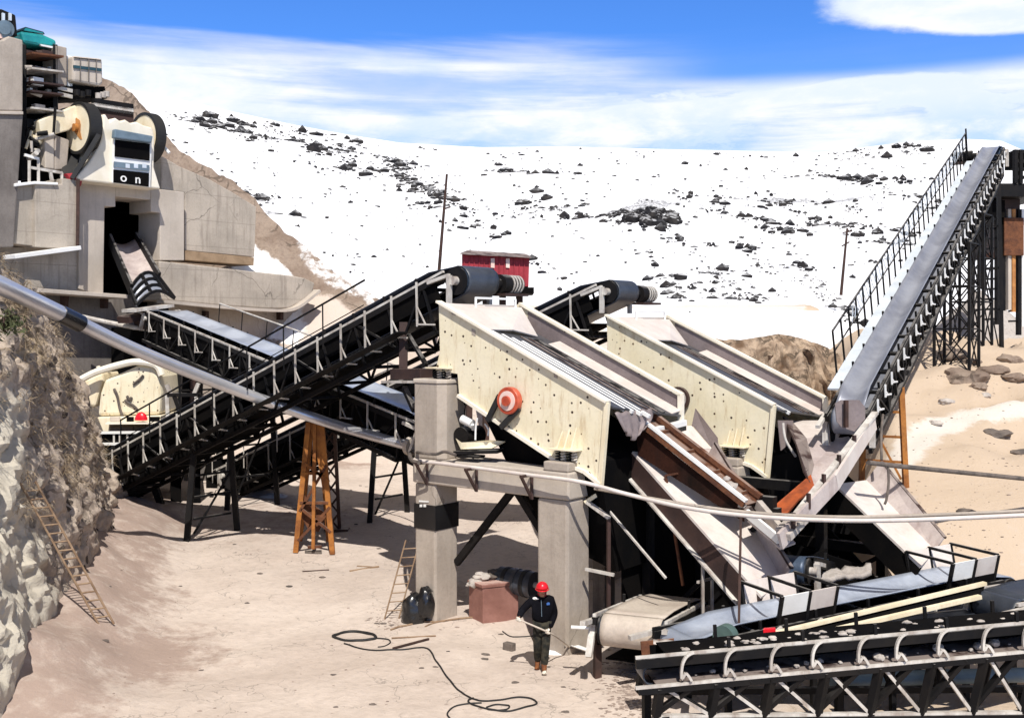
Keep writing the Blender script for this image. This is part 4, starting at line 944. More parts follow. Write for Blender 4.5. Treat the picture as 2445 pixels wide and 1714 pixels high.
# ------------------------------------------------------------------ vibrating screens
NEAR = [(1047, 722), (1452, 962), (1450, 1010), (1443, 1060), (1436, 1158), (1398, 1128), (1325, 1098), (1200, 1016), (1096, 946), (1092, 893), (1040, 884), (1050, 838)]
NP = [on_w(x, y, -.10) for x, y in NEAR]
def screen(da, dw, dz, lab, near):
    root = thing('vibrating_screen', lab, 'vibrating screen', Q(2.4 + da, 1.4 + dw, 3.8 + dz), 'cream vibrating screens')
    WD = 2.85
    def S(a, w, z): return Q(a + da, w + dw, z + dz)
    (aT, zT), (aB, zB) = NP[0], NP[1]; sl_ = (zB - zT) / (aB - aT)
    def top(a): return zT + (a - aT) * sl_
    m = MB(); m.prism([S(a, -.10, z) for a, z in NP], W0 * .05); sp = m.build('side_panel', 'cream_paint', root, bevel=.01)
    m = MB(); m.bar(S(aT, -.10, zT + .02), S(aB, -.10, zB + .02), .20, .05); m.build('top_flange', 'cream_pale', sp)
    m = MB(); m.bar(S(aB - .01, -.115, zB), S(NP[4][0] - .01, -.115, NP[4][1]), .10, .09, W0); m.build('end_flange', 'cream_plain', sp)
    m = MB()
    for i, j in ((4, 5), (5, 6), (6, 7), (7, 8)): m.bar(S(NP[i][0], -.12, NP[i][1] + .02), S(NP[j][0], -.12, NP[j][1] + .02), .12, .07)
    m.build('bottom_flange', 'cream_pale', sp)
    far = [(a, z) for a, z in NP]
    m = MB(); m.prism([S(a, WD, z) for a, z in far], W0 * .05); fpn = m.build('side_panel', 'cream_paint', root)
    m = MB(); m.bar(S(aT + .1, WD + .02, zT + .02), S(aB + .05, WD + .02, zB + .02), .18, .06); m.build('top_flange', 'cream_pale', fpn)
    m = MB(); m.bar(S(aB + .04, WD - .02, zB + .03), S(aB + .04, WD - .02, zB - .62), .12, .1, W0); m.build('end_flange', 'cream_pale', fpn)
    m = MB(); m.plate([S(aT + .35, WD - .012, top(aT + .35) - .02), S(aB, WD - .012, zB - .03), S(aB, WD - .012, zB - .50), S(aT + .35, WD - .012, top(aT + .35) - .50)], .008); m.build('wall_liner', 'grey_liner', root)
    # sloping skirt plates below the liner
    m = MB(); m.plate([S(aT + 1.35, WD - .03, top(aT + 1.35) - .30), S(aB + .05, WD - .03, zB - .32), S(aB + .05, WD - .50, zB - .38), S(aT + 1.35, WD - .50, top(aT + 1.35) - .36)], .03); m.build('skirt_plate', 'pale_sheet', root)
    # deck: rubber with steel slide bars
    de = .50
    def dk_(w): return .13 + .34 * w / WD
    m = MB(); m.plate([S(aT + .5, 0, top(aT + .5) - dk_(0)), S(aB + .06, 0, zB - dk_(0)), S(aB + .06, WD - .05, zB - dk_(WD)), S(aT + .5, WD - .05, top(aT + .5) - dk_(WD))], .04); dk = m.build('deck', 'deck_rubber', root)
    bars = (.42, .66, .88, 1.10) if near else (.30, .48)
    for k, w in enumerate(bars):
        m = MB(); m.bar(S(aT + 1.15 + .12 * k, w, top(aT + 1.15 + .12 * k) - dk_(w) + .03), S(aB + .05 + .07 * k, w, top(aB + .05 + .07 * k) - dk_(w) + .035), .075, .07); m.build('slide_bar', 'white_paint' if near or k else 'pale_steel', dk)
    for k, w in enumerate((1.45, 1.75, 2.02)):
        m = MB(); m.bar(S(aT + 1.2, w, top(aT + 1.2) - dk_(w) + .03), S(aB + .05, w, zB - dk_(w) + .03), .06 if k < 2 else .16, .07); m.build('hold_down_bar', 'brown_steel' if k < 2 else 'black_steel', dk)
    # feed box plates at the top
    m = MB(); m.plate([S(aT, -.05, zT - .03), S(aT + 1.10, -.03, top(aT + 1.10) - .14), S(aT + 1.18, 1.15, top(aT + 1.1) - .16), S(aT + .25, 1.25, zT - .08)], .03)
    m.build('feed_plate', 'pale_sheet', root)
    m = MB(); m.plate([S(aT + .26, 1.255, zT - .10), S(aT + 1.16, 1.16, top(aT + 1.1) - .15), S(aT + 1.05, 2.3, top(aT + 1.05) - .34), S(aT + .2, 2.75, zT - .10)], .03); m.build('feed_plate', 'pale_sheet', root)
    m = MB(); m.plate([S(aT + .02, -.04, zT - .02), S(aT + .02, WD, zT - .02), S(aT + .02, WD, zT - .9), S(aT + .02, -.04, zT - .9)], .03); m.build('back_plate', 'pale_sheet', root)
    m = MB(); m.bar(S(aT + .28, .9, zT + .12), S(aT + .22, 2.5, zT + .12), .05); m.bar(S(aT + .28, .9, zT + .12), S(aT + .28, .9, zT - .1), .05); m.bar(S(aT + .22, 2.5, zT + .12), S(aT + .22, 2.5, zT - .1), .05); m.build('feed_rail', 'white_paint', root)
    # folded rubber lip hanging at the discharge end
    if near:
        rws = []
        for i in range(7):
            f = i / 6
            rws.append([S(aB + .06 + .10 * f + .04 * math.sin(j * 1.35) * f, .06 + (1.42 - .8 * abs(f - .15) * f) * j / 20 + .42 * f * .5, zB - dk_(.5) - .02 - .62 * f * (1 - .35 * abs(j / 10 - 1)) + .02 * math.sin(j * 1.35)) for j in range(21)])
        MB().grid(rws).build('rubber_lip', 'grey_liner', root, smooth=True, solid=.02)
    else:
        m = MB(); m.plate([S(aB + .07, -.05, zB - de + .16), S(aB + .07, .8, zB - de + .10), S(aB + .16, .4, zB - de - .4), S(aB + .10, .05, zB - de - .55)], .02); m.build('rubber_lip', 'grey_liner', root)
    m = MB(); m.bar(S(aB + .12, 1.5 if near else .65, zB - .68), S(aB + .12, WD, zB - .60), .14, .13); m.build('end_beam', 'white_paint', root, bevel=.01)
    m = MB(); m.bar(S(aB + .10, 1.5 if near else .65, zB - .80), S(aB + .10, WD, zB - .72), .14, .10); m.build('end_beam_pad', 'rubber', root)
    # black hopper body added to block light under the deck
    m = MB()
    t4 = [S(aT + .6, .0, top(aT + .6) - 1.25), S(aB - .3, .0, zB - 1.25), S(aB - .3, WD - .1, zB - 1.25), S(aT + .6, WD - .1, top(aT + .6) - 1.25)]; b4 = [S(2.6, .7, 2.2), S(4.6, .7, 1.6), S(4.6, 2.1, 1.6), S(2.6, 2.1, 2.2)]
    m.hexa(b4 + t4); m.build('shade_hopper', 'dark_plate', root)
    # spring mounts
    for nm, a, w, z in (('u', NP[10][0] + .18, -.02, 5.60), ('l', 3.93, -.14, 3.985), ('uf', NP[10][0] + .18, WD + .1, 5.60), ('lf', 3.93, WD + .2, 3.985)):
        m = MB(); m.box(S(a, w - .06, z + .25), A0, W0, Z, .34, .20, .014); sm = m.build('spring_seat', 'cream_plain', root)
        for k in range(4):
            m = MB(); c = S(a - .21 + .14 * k, w - .06, z)
            pts = [c + (A0 * math.cos(i * 1.05) + W0 * math.sin(i * 1.05)) * .055 + Z * (.23 * i / 24) for i in range(25)]
            m.tube(pts, .016, 6); m.build('coil_spring', 'pale_steel' if k % 2 else 'black_steel', sm, smooth=True)
        if nm in ('l',):
            for k, x in enumerate((-.16, .02, .2)):
                m = MB(); m.prism([S(a + x, w - .02, z + .265), S(a + x, w - .20, z + .265), S(a + x + .02, w - .02, z + .62 + .05 * k)], A0 * .03); m.build('gusset', 'cream_plain', root)
    if near:
        c = PW(1222, 956, -.16); m = MB(); m.cyl(c - W0 * .16, c, .30, 36); pu = m.build('drive_pulley', 'red_orange', root, smooth=True, bevel=.02)
        m = MB(); m.cyl(c - W0 * .175, c - W0 * .16, .215, 30); m.build('pulley_web', 'pale_pink', pu); m = MB(); m.cyl(c - W0 * .23, c - W0 * .17, .11, 24); m.build('hub', 'red_orange', pu, smooth=True)
        e1, e2 = PW(1168, 1004, -.20), PW(1200, 1020, -.20); m = MB(); u = (e1 - c).normalized()
        m.bar(c + A0 * -.27 + Z * .10 - W0 * .08, e1 - W0 * .06, .07, .12); m.bar(c + A0 * .26 - Z * .16 - W0 * .08, e2 - W0 * .06, .07, .12); m.build('v_belt', 'rubber', root)
        for x, y in ((1082, 742), (1326, 892), (1130, 790)):
            m = MB(); m.prism([PW(x + a, y + b, -.112) for a, b in ((-4, -6), (5, 0), (5, 12), (-4, 8))], W0 * .011); m.build('lifting_lug', 'concrete', sp)
    else:
        c = PW(1622, 952, dw - .16); m = MB(); m.cyl(c - W0 * .10, c, .30, 32); gd = m.build('drive_guard', 'brown_steel', root, smooth=True); m = MB(); m.cyl(c - W0 * .12, c - W0 * .101, .24, 28); m.build('guard_mesh', 'stone_pale', gd)
    return root
screen(0, 0, 0, 'near cream vibrating screen with a red drive pulley on its rust-specked side', True)
screen(1.35, 5.0, -.28, 'far cream vibrating screen with no red pulley, standing behind the near one', False)

# electric motor on the beam beneath the near screen
mo = thing('electric_motor', 'dirty electric motor on a bent tray above the portal beam', 'motor', Q(1.5, .05, 3.8))
c = PW(1120, 1040, .25); m = MB(); m.cyl(c - W0 * .3, c + W0 * .35, .22, 20); m.build('casing', 'black_steel', mo, smooth=True)
m = MB(); m.cyl(PW(1104, 1000, 0) , PW(1128, 1012, 0), .10, 14); m.cyl(PW(1128, 1012, 0), PW(1130, 1024, .1), .05, 10); m.build('terminal_box', 'white_paint', mo, smooth=True)
m = MB(); m.tube(spline([PW(1135, 1050, -.1), PW(1136, 1020, -.1), PW(1140, 998, -.1)], 5), .022); m.tube(spline([PW(1158, 1012, .1), PW(1166, 1025, .1), PW(1165, 1040, .1)], 4), .02); m.build('cable_conduit', 'white_paint', mo, smooth=True)
m = MB(); m.plate([PW(x, y, -.25) + W0 * w for x, y, w in ((1088, 1046, 0), (1102, 1056, 0), (1150, 1053, .3), (1172, 1058, .5), (1160, 1072, .2), (1100, 1072, 0))], .04); m.build('tray', 'cream_plain', mo)
m = MB(); m.bar(PW(1092, 1078, -.25), PW(1196, 1076, .1), .5, .07); m.bar(PW(1096, 1086, -.28), PW(1150, 1090, -.2), .3, .05); m.build('base_rail', 'black_steel', mo)

# brown feed steel beside the pier cap
sb = thing('support_stand', 'brown steel beam stand on the pier carrying the end of the long conveyor', 'steel stand', PW(985, 905, .3))
m = MB(); m.bar(PW(946, 893, .5), PW(1018, 893, .1), .35, .26); m.build('beam', 'brown_steel', sb, bevel=.01)
m = MB(); m.bar(PW(930, 911, .5), PW(1020, 911, .1), .5, .06); m.build('sole_plate', 'pale_steel', sb)
m = MB(); m.bar(PW(964, 770, .8), PW(963, 880, .7), .20); m.build('post', 'brown_steel', sb)
m = MB(); m.bar(PW(975, 800, .7), PW(1018, 872, .2), .09); m.bar(PW(965, 925, .3), PW(990, 980, .0), .12); m.build('strut', 'black_steel', sb)

# ------------------------------------------------------------------ discharge chutes
def pplate(root, name, mt, pts, th=.04, smooth=False):
    """flat or gently folded sheet through surveyed corners (px, py, distance)"""
    m = MB(); m.plate([P(*p) for p in pts], th); return m.build(name, mt, root)
ov = thing('oversize_chute', 'rust brown trough carrying stone from the near screen down to the right', 'chute', P(1700, 1290, 21.6))
s0 = P(1515, 992, 23.5); s1 = P(1775, 1196, 21.8); ax = (s1 - s0).normalized(); sd = W0
def trough(root, s0, s1, wd_, hgt, mt_in, mt_side, mt_rim, nm='trough'):
    ax = (s1 - s0).normalized(); up = ax.cross(W0).normalized(); up = up if up.z > 0 else -up
    m = MB(); m.plate([s0, s1, s1 + W0 * wd_, s0 + W0 * wd_], .04); m.build('chute_floor', mt_in, root)
    m = MB(); m.plate([s0 - W0 * .02, s1 - W0 * .02, s1 - W0 * .02 + up * hgt, s0 - W0 * .02 + up * hgt], .04); m.build('near_side', mt_side, root)
    m = MB(); m.plate([s0 + W0 * (wd_ + .02), s1 + W0 * (wd_ + .02), s1 + W0 * (wd_ + .02) + up * hgt, s0 + W0 * (wd_ + .02) + up * hgt], .04); m.build('far_side', mt_side, root)
    m = MB(); m.bar(s0 - W0 * .02 + up * (hgt + .03), s1 - W0 * .02 + up * (hgt + .03), .10, .06, up); m.build('rim', mt_rim, root)
    m = MB(); m.bar(s0 + W0 * (wd_ + .02) + up * (hgt + .03), s1 + W0 * (wd_ + .02) + up * (hgt + .03), .12, .10, up); m.build('rim', 'rust', root)
    return ax, up
ax, up = trough(ov, s0 - Z * .12, s1 - Z * .12, .62, .12, 'rust', 'rust', 'white_paint')
for f in (.18, .42, .66, .9):
    c = s0.lerp(s1, f) - Z * .12; m = MB(); m.bar(c + up * .05 + W0 * .05, c + up * .07 + W0 * .6, .05, .06); m.build('wear_bar', 'rust', ov)
m = MB(); e0 = s0 - Z * .8 + ax * .1; m.plate([e0 + W0 * .05, s1 - Z * .42 + W0 * .05, s1 - Z * .17 + W0 * .05, s0 - Z * .18 + W0 * .05], .03); m.build('under_skirt', 'dark_rust', ov)
m = MB(); q = s0.lerp(s1, .3) - Z * .75; m.bar(q, q - Z * 2.0 + ax * .5, .05); m.bar(q, q + ax * .35 + Z * .25, .04); m.build('stay', 'rust', ov)
s2 = P(1862, 1288, 20.9)
m = MB(); lo = s1 + ax * .1 - Z * .35; m.plate([lo, s2 - Z * .2, s2 - Z * .2 + W0 * .7, lo + W0 * .9], .04); m.build('chute_floor', 'pink_steel', ov)
m = MB(); m.bar(lo + Z * .18 - W0 * .03, s2 - W0 * .03, .07, .16); m.build('rim', 'white_paint', ov)
m = MB(); m.bar(lo + Z * .28 + W0 * .5, s2 + W0 * .3, .12, .2); m.build('wear_bar', 'stone_pale', ov)
for k, (x, y, d) in enumerate(((1745, 1160, 22.2), (1760, 1182, 22.0), (1772, 1206, 21.9), (1735, 1142, 22.3))):
    m = MB(); m.rock(P(x, y, d), .12 - .015 * k, k + 200, .7, 2); tag(m.build('stone', 'stone_pale', smooth=True), ['pale stone topmost in the lower end of the rusty trough', 'stone second down in the lower end of the rusty trough', 'stone at the very lip of the rusty trough', 'small stone resting higher up in the rusty trough'][k], 'stone', 'stones in the rusty trough')

fl = thing('fines_chute', 'wide pale steel slide with dark brown edge beam under the near screen', 'chute', P(1650, 1420, 20.8))
c0, c1, c2, c3 = P(1508, 1082, 23.6), P(1816, 1428, 20.6), P(1870, 1390, 21.5), P(1694, 1085, 24.8)
m = MB(); m.plate([c0, c1, c2, c3], .05); m.build('slide', 'pale_sheet', fl)
nrm = (c1 - c0).cross(c3 - c0).normalized(); nrm = nrm if nrm.z > 0 else -nrm
m = MB(); m.plate([c0, c1, c1 - nrm * .42 - W0 * .02, c0 - nrm * .42 - W0 * .02], .08); m.build('edge_beam', 'brown_steel', fl)
m = MB(); m.bar(c0 - nrm * .45 - W0 * .06, c1 - nrm * .45 - W0 * .06, .12, .035, nrm); m.build('edge_flange', 'pale_steel', fl)
m = MB(); m.plate([c3, c2, c2 + nrm * .35, c3 + nrm * .30], .04); m.build('far_side', 'pink_steel', fl)
m = MB(); m.bar(c3 + nrm * .33, c2 + nrm * .38, .08, .05, nrm); m.build('rim', 'brown_steel', fl)
m = MB(); q = P(1430, 1190, 23.2); m.bar(q, P(1590, 1380, 21.6), .04); m.build('stay_rod', 'pale_steel', fl)

tr_ = thing('transfer_plate', 'folded pale sheet under the near screen lip leaning to the concrete pier', 'chute', P(1640, 1080, 25))
pplate(tr_, 'upper_sheet', 'pale_sheet', [(1568, 1018, 25.3), (1652, 1016, 26.0), (1700, 1072, 25.6), (1632, 1068, 24.6)])
pplate(tr_, 'lower_sheet', 'pink_steel', [(1632, 1068.5, 24.6), (1700, 1072.5, 25.6), (1717, 1110, 25.4), (1722, 1150, 25.0), (1690, 1130, 24.4)])
pplate(tr_, 'side_sheet', 'grey_liner', [(1652, 1014, 26.1), (1660, 975, 26.2), (1712, 1044, 25.6), (1717, 1108, 25.45), (1700, 1071, 25.65)])

hp = thing('transfer_hopper', 'pinkish folded steel hopper dropping from the far screen into the steep conveyor', 'hopper', P(1960, 1180, 24))
pplate(hp, 'upper_sheet', 'pale_sheet', [(1886, 1004, 26.6), (1990, 1003, 27.0), (2016, 1028, 26.0), (1926, 1046, 25.4)])
pplate(hp, 'lower_sheet', 'pink_steel', [(1926, 1046.5, 25.4), (2016, 1028.5, 26.0), (2040, 1060, 25.0), (1985, 1140, 23.6), (1960, 1166, 23.2), (1934, 1150, 23.4), (1944, 1110, 24.2)])
pplate(hp, 'side_sheet', 'brown_steel', [(1870, 992, 26.2), (1890, 1004, 26.4), (1926, 1046, 25.2), (1944, 1110, 24.0), (1934, 1150, 23.2), (1920, 1124, 23.4), (1902, 1060, 24.6)])
pplate(hp, 'back_sheet', 'grey_liner', [(1998, 1006, 24.3), (1994, 964, 24.3), (2008, 955, 24.3), (2052, 955, 24.3), (2066, 972, 24.3), (2066, 1000, 24.3), (2040, 1030, 24.3), (2010, 1020, 24.3)], .05)
m = MB(); m.bar(P(2020, 956, 24.2), P(2020, 1020, 24.2), .08); m.build('stiffener', 'dark_wood', hp)
pplate(hp, 'rust_wing', 'bright_rust', [(1838, 1216, 22.6), (1936, 1132, 23.4), (1946, 1164, 23.2), (1908, 1190, 22.7), (1880, 1224, 22.4), (1834, 1228, 22.5)], .06)
tt_ = thing('loading_trough', 'scuffed grey steel loading trough at the foot of the steep conveyor', 'trough', P(1960, 1200, 21.5))
g0, g1 = P(1862, 1292, 20.4), P(2072, 1014, 23.6)
m = MB(); m.plate([P(1850, 1292, 21.6), P(1872, 1296, 20.6), P(1980, 1172, 21.9), P(1950, 1160, 22.9)], .05); m.build('floor', 'rust', tt_)
m = MB(); m.bar(g0, P(1996, 1150, 21.9), .06, .34); m.build('near_side', 'pink_steel', tt_)
m = MB(); m.bar(P(1996, 1152, 21.88), P(2088, 1008, 23.7), .06, .34); m.build('near_side', 'pale_sheet', tt_)
m = MB(); m.bar(P(1870, 1268, 20.6), P(2090, 985, 23.7), .14, .06); m.build('rim', 'pale_steel', tt_)
for f in (.1, .28, .46, .64, .82):
    c = P(lerp(1874, 2076, f), lerp(1288, 1026, f), lerp(20.25, 23.4, f)); m = MB(); m.bar(c, c + Z * .3, .09, .05); m.build('rib', 'brown_steel', tt_)
m = MB(); m.bar(P(1905, 1250, 20.6), P(1926, 1246, 20.9), .05); m.bar(P(1860, 1270, 20.6), P(1890, 1242, 20.9), .14); m.bar(P(1880, 1282, 20.5), P(1912, 1248, 20.9), .14); m.build('liner_bar', 'stone_pale', tt_)

f2 = thing('fines_chute', 'pale steel slide on the far right running down to the skirted conveyor', 'chute', P(2150, 1360, 22))
c0, c1, c2, c3 = P(1992, 1160, 24.2), P(2196, 1356, 22.0), P(2232, 1318, 22.8), P(2068, 1150, 25.2)
m = MB(); m.plate([c0, c1, c2, c3], .05); m.build('slide', 'pale_sheet', f2)
n2 = (c1 - c0).cross(c3 - c0).normalized(); n2 = n2 if n2.z > 0 else -n2
m = MB(); m.plate([c0, c1, c1 - n2 * .5, c0 - n2 * .5], .06); m.build('edge_beam', 'dark_plate', f2)
m = MB(); m.plate([c3, c2, c2 + n2 * .34 + W0 * .1, c3 + n2 * .5 + W0 * .3], .04); m.build('far_side', 'pink_steel', f2)
m = MB(); m.bar(c3 + n2 * .52 + W0 * .3, c2 + n2 * .36 + W0 * .1, .07, .05); m.build('rim', 'brown_steel', f2)

# steel bents and black plates added under the screens to block the light
def bent(lab, a0, a1, w0, w1, z1, shade_plates):
    g_ = gz(*Q((a0 + a1) / 2, w0, 0).xy) - .3; root = thing('shade_bent', lab, 'steel frame', Q((a0 + a1) / 2, (w0 + w1) / 2, g_), 'dark bents under the screens')
    for a in (a0, a1):
        for w in (w0, w1): m = MB(); m.bar(Q(a, w, g_), Q(a, w, z1), .2, .2, A0); m.build('column', 'black_steel', root)
    for w in (w0, w1): m = MB(); m.bar(Q(a0, w, z1 + .11), Q(a1, w, z1 + .11), .2, .22); m.build('beam', 'black_steel', root); m = MB(); m.bar(Q(a0, w, g_ + .3), Q(a1, w, z1), .1); m.bar(Q(a0, w, z1), Q(a1, w, g_ + .3), .1); m.build('brace', 'black_steel', root)
    for pts in shade_plates: m = MB(); m.plate([Q(*p) for p in pts], .05); m.build('cladding', 'dark_plate', root)
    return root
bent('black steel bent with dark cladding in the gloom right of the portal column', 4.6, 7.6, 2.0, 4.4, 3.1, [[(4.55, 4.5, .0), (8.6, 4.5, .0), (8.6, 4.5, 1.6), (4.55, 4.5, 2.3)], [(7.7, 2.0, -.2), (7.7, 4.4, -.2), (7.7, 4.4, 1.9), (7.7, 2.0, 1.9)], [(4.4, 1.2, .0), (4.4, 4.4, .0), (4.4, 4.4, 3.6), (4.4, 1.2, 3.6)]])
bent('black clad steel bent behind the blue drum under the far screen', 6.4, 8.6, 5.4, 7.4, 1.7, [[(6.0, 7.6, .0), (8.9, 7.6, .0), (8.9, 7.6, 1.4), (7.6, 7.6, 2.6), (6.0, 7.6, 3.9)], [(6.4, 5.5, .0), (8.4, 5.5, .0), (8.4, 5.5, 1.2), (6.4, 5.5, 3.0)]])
m = MB(); m.tube(spline([P(1870, 1010, 25), P(1876, 1050, 24.9), P(1900, 1090, 24.9)], 5), .03); tag(m.build('cable', 'pale_steel', smooth=True), 'pale hanging cable in the black gap beside the folded hopper', 'cable')
st = thing('service_stair', 'narrow grey landing rail and post just right of the portal column', 'railing', P(1430, 1340, 23))
m = MB(); m.bar(P(1402, 1198, 22.9), P(1455, 1236, 22.6), .12, .06); m.build('tread', 'pale_steel', st); m = MB(); m.bar(P(1453, 1240, 22.6), P(1453, 1480, 22.6), .07); m.build('post', 'brown_steel', st)
m = MB(); m.bar(P(1398, 1358, 22.7), P(1466, 1372, 22.4), .06); m.build('rail', 'pale_steel', st); m = MB(); m.bar(P(1396, 1200, 22.9), P(1440, 1170, 22.9), .08); m.build('bracket', 'cream_plain', st)
# ------------------------------------------------------------------ cone crusher on its dark platform
cc = thing('cone_crusher', 'cream humped crusher housing with rust stains and a small red cap', 'crusher', P(300, 1030, 38))
def Pz(x, y, d): return P(x, y, d)
FN = V((.25, -1, 0)).normalized()
def fplate(root, nm, mt, pts, d, th, bev=.04):
    m = MB(); m.prism([P(x, y, d) for x, y in pts], V((0, th, 0))); return m.build(nm, mt, root, bevel=bev)
fplate(cc, 'housing', 'cream_paint', [(250, 905), (290, 890), (330, 872), (365, 876), (382, 900), (386, 940), (382, 990), (232, 994), (238, 940)], 37.6, 2.4, .12)
fplate(cc, 'side_cowl', 'cream_plain', [(190, 910), (245, 888), (247, 910), (234, 950), (228, 972), (214, 972), (205, 945)], 37.9, 1.6, .12)
m = MB(); m.tube(spline([P(190, 908, 37.5), P(230, 888, 37.5), P(290, 870, 37.5), P(330, 864, 37.5), P(372, 872, 37.5), P(386, 896, 37.5)], 5), .12); m.build('roof_edge', 'cream_pale', cc, smooth=True)
for x, y in ((238, 880), (262, 878)): m = MB(); m.cyl(P(x, y + 6, 38.4), P(x - 4, y - 6, 38.4), .07, 10); m.build('vent_stub', 'cream_pale', cc)
fplate(cc, 'base_frame', 'cream_plain', [(232, 996), (384, 992), (381, 1031), (246, 1031)], 37.4, 2.6, .03)
for k in range(4): fplate(cc, 'drawer_panel', 'panel_wood', [(262 + 29 * k, 1014), (289 + 29 * k, 1013.5), (289 + 29 * k, 1029), (262 + 29 * k, 1030)], 37.32, .079, .005)
for k, (a, b) in enumerate(((262, 286), (302, 318), (356, 380))): fplate(cc, 'recess', 'dark_plate' if k else 'concrete_pale', [(a, 995), (b, 995), (b, 1006), (a, 1006)], 37.33, .069, .005)
m = MB(); m.bar(P(256, 1010, 37.2), P(381, 1009, 37.2), .35, .06); m.build('sill', 'cream_pale', cc)
m = MB()
rg = random.Random(2)
c = P(337, 1003, 37.1)
for i in range(6):
    pass
rws = [[c + V((.22 * math.cos(a) * math.cos(b), -.16 * math.sin(a) * math.cos(b) * .8, .28 * math.sin(b))) for a in [math.pi * j / 12 * 2 for j in range(13)]] for b in [math.pi / 2 * i / 6 for i in range(7)]]
m.grid(rws); tag(m.build('hard_hat', 'red_plastic', smooth=True), 'round red hard hat shape resting on the sill of the cream crusher housing', 'hard hat')
for pts in ([(272, 928), (280, 945), (286, 975), (296, 1002)], [(298, 955), (306, 962), (318, 968), (328, 978)], [(318, 918), (334, 905), (342, 896)], [(303, 945), (310, 955), (314, 948)]):
    m = MB(); m.tube(spline([P(x, y, 37.55) for x, y in pts], 4), .045, 6); m.build('hydraulic_hose', 'stone_dark', cc, smooth=True)
cp_ = thing('crusher_platform', 'black steel platform with pale edge rails carrying the cream crusher housing', 'platform', P(320, 1100, 37))
m = MB(); m.hexa([P(222, 1098, 36.6), P(470, 1098, 36.6), P(470, 1075, 40), P(222, 1075, 40), P(222, 1034, 36.6), P(470, 1032, 36.6), P(470, 1032, 40), P(222, 1032, 40)]); m.build('deck', 'dark_plate', cp_)
for y0, y1 in ((1033, 1031), (1060, 1058)): m = MB(); m.bar(P(222, y0, 36.5), P(425, y1, 36.5), .12, .08); m.build('edge_rail', 'white_paint', cp_)
for x in (272, 286, 304): m = MB(); m.bar(P(x, 1036, 36.52), P(x, 1058, 36.52), .06); m.build('stanchion', 'pale_steel', cp_)
for x in (262, 330, 420, 466): m = MB(); m.bar(P(x, 1098, 37.6), P(x, 1200, 37.6), .35); m.build('leg', 'dark_plate', cp_)
gu = thing('guard_frame', 'black tubular guard frame between the cream crusher and the conveyors', 'frame', P(430, 1050, 36.2))
for a, b, mt in (((398, 940), (402, 1030), 'pale_steel'), ((470, 945), (462, 1050), 'pale_steel'), ((400, 943), (478, 942), 'black_steel'), ((478, 942), (482, 1000), 'black_steel'), ((416, 945), (440, 1010), 'black_steel'), ((398, 918), (408, 940), 'pale_steel'), ((474, 915), (464, 940), 'pale_steel')):
    m = MB(); m.bar(P(*a, 36.2), P(*b, 36.2), .12); m.build('tube', mt, gu)
# machine room at the foot of the conveyors
mr = thing('machine_hut', 'black sheet metal hut at the foot of the conveyors beside a grey block', 'hut', P(560, 1190, 41))
m = MB(); m.hexa([P(492, 1196, 40), P(629, 1188, 40), P(629, 1186, 43), P(492, 1186, 43), P(492, 1105, 40), P(629, 1075, 40), P(629, 1080, 43), P(492, 1105, 43)]); m.build('cladding', 'dark_plate', mr)
for y in (1148, 1164): m = MB(); m.bar(P(573, y, 39.95), P(582, y, 39.95), .1, .06); m.build('lamp', 'white_paint', mr)
m = MB(); m.hexa([P(436, 1196, 41.5), P(492, 1196, 41.5), P(492, 1190, 44), P(436, 1190, 44), P(440, 1095, 41.5), P(492, 1098, 41.5), P(492, 1098, 44), P(440, 1098, 44)]); tag(m.build('concrete_block', 'concrete_dark', bevel=.05), 'grey concrete block left of the black hut under the conveyors', 'block')
m = MB(); m.hexa([P(632, 1190, 43), P(705, 1185, 43), P(705, 1175, 46), P(632, 1175, 46), P(632, 1150, 43), P(705, 1116, 43), P(705, 1118, 46), P(632, 1150, 46)]); tag(m.build('concrete_block', 'concrete_dark', bevel=.05), 'low concrete ramp block between the black hut and the orange trestle', 'block')

# ------------------------------------------------------------------ the long pipe on its trestles
lp_ = thing('long_pipe', 'long shiny steel pipe sloping from the rock face down to the portal column', 'pipe', P(745, 1000, 30.5))
pts = spline([P(-160, 604, 21.6), P(0, 681, 23.0), P(150, 752, 25.2), P(330, 838, 27.4), P(560, 930, 29.6), P(745, 996, 30.4), P(860, 1032, 29.6), P(985, 1066, 28.2)], 10)
n = len(pts); rad = [lerp(.185, .135, i / (n - 1)) for i in range(n)]
k = int(n * .30); m = MB(); m.tube(pts[:k + 1], [r * 1.12 for r in rad[:k + 1]], 18); m.build('sleeve', 'pipe_metal', lp_, smooth=True)
m = MB(); m.tube(pts[k:], rad[k:], 18); m.build('barrel', 'pipe_metal', lp_, smooth=True)
m = MB(); m.tube([pts[k - 2].lerp(pts[k - 1], .5), pts[k], pts[k + 1].lerp(pts[k + 2], .5)], rad[k] * 1.22, 18); m.build('joint_wrap', 'bag_black', lp_, smooth=True)
m = MB(); m.cyl(pts[-1] - (pts[-1] - pts[-2]).normalized() * .12, pts[-1] + (pts[-1] - pts[-2]).normalized() * .02, .25, 18); m.build('flange', 'concrete_pale', lp_)
m = MB(); m.bar(pts[-3] + Z * .25, pts[-3] - Z * .35, .05); m.bar(pts[-4] + Z * .2 , pts[-2] - Z * .4, .05); m.build('clamp', 'black_steel', lp_)
m = MB(); e = pts[-1] - Z * .12; m.tube(spline([e, P(1000, 1080, 24.7), P(1040, 1084, 24.6), P(1062, 1078, 24.5), P(1088, 1086, 24.3)], 5), .035); m.tube(spline([e, P(978, 1085, 26.5), P(985, 1100, 25), P(1000, 1104, 24.6)], 5), .05); m.build('hose_tail', 'stone_dark', lp_, smooth=True)
g0 = G(748, 1322); 
tw_ = thing('pipe_trestle', 'rusty orange plated trestle propping the long pipe in mid yard', 'trestle', g0)
D = g0.y
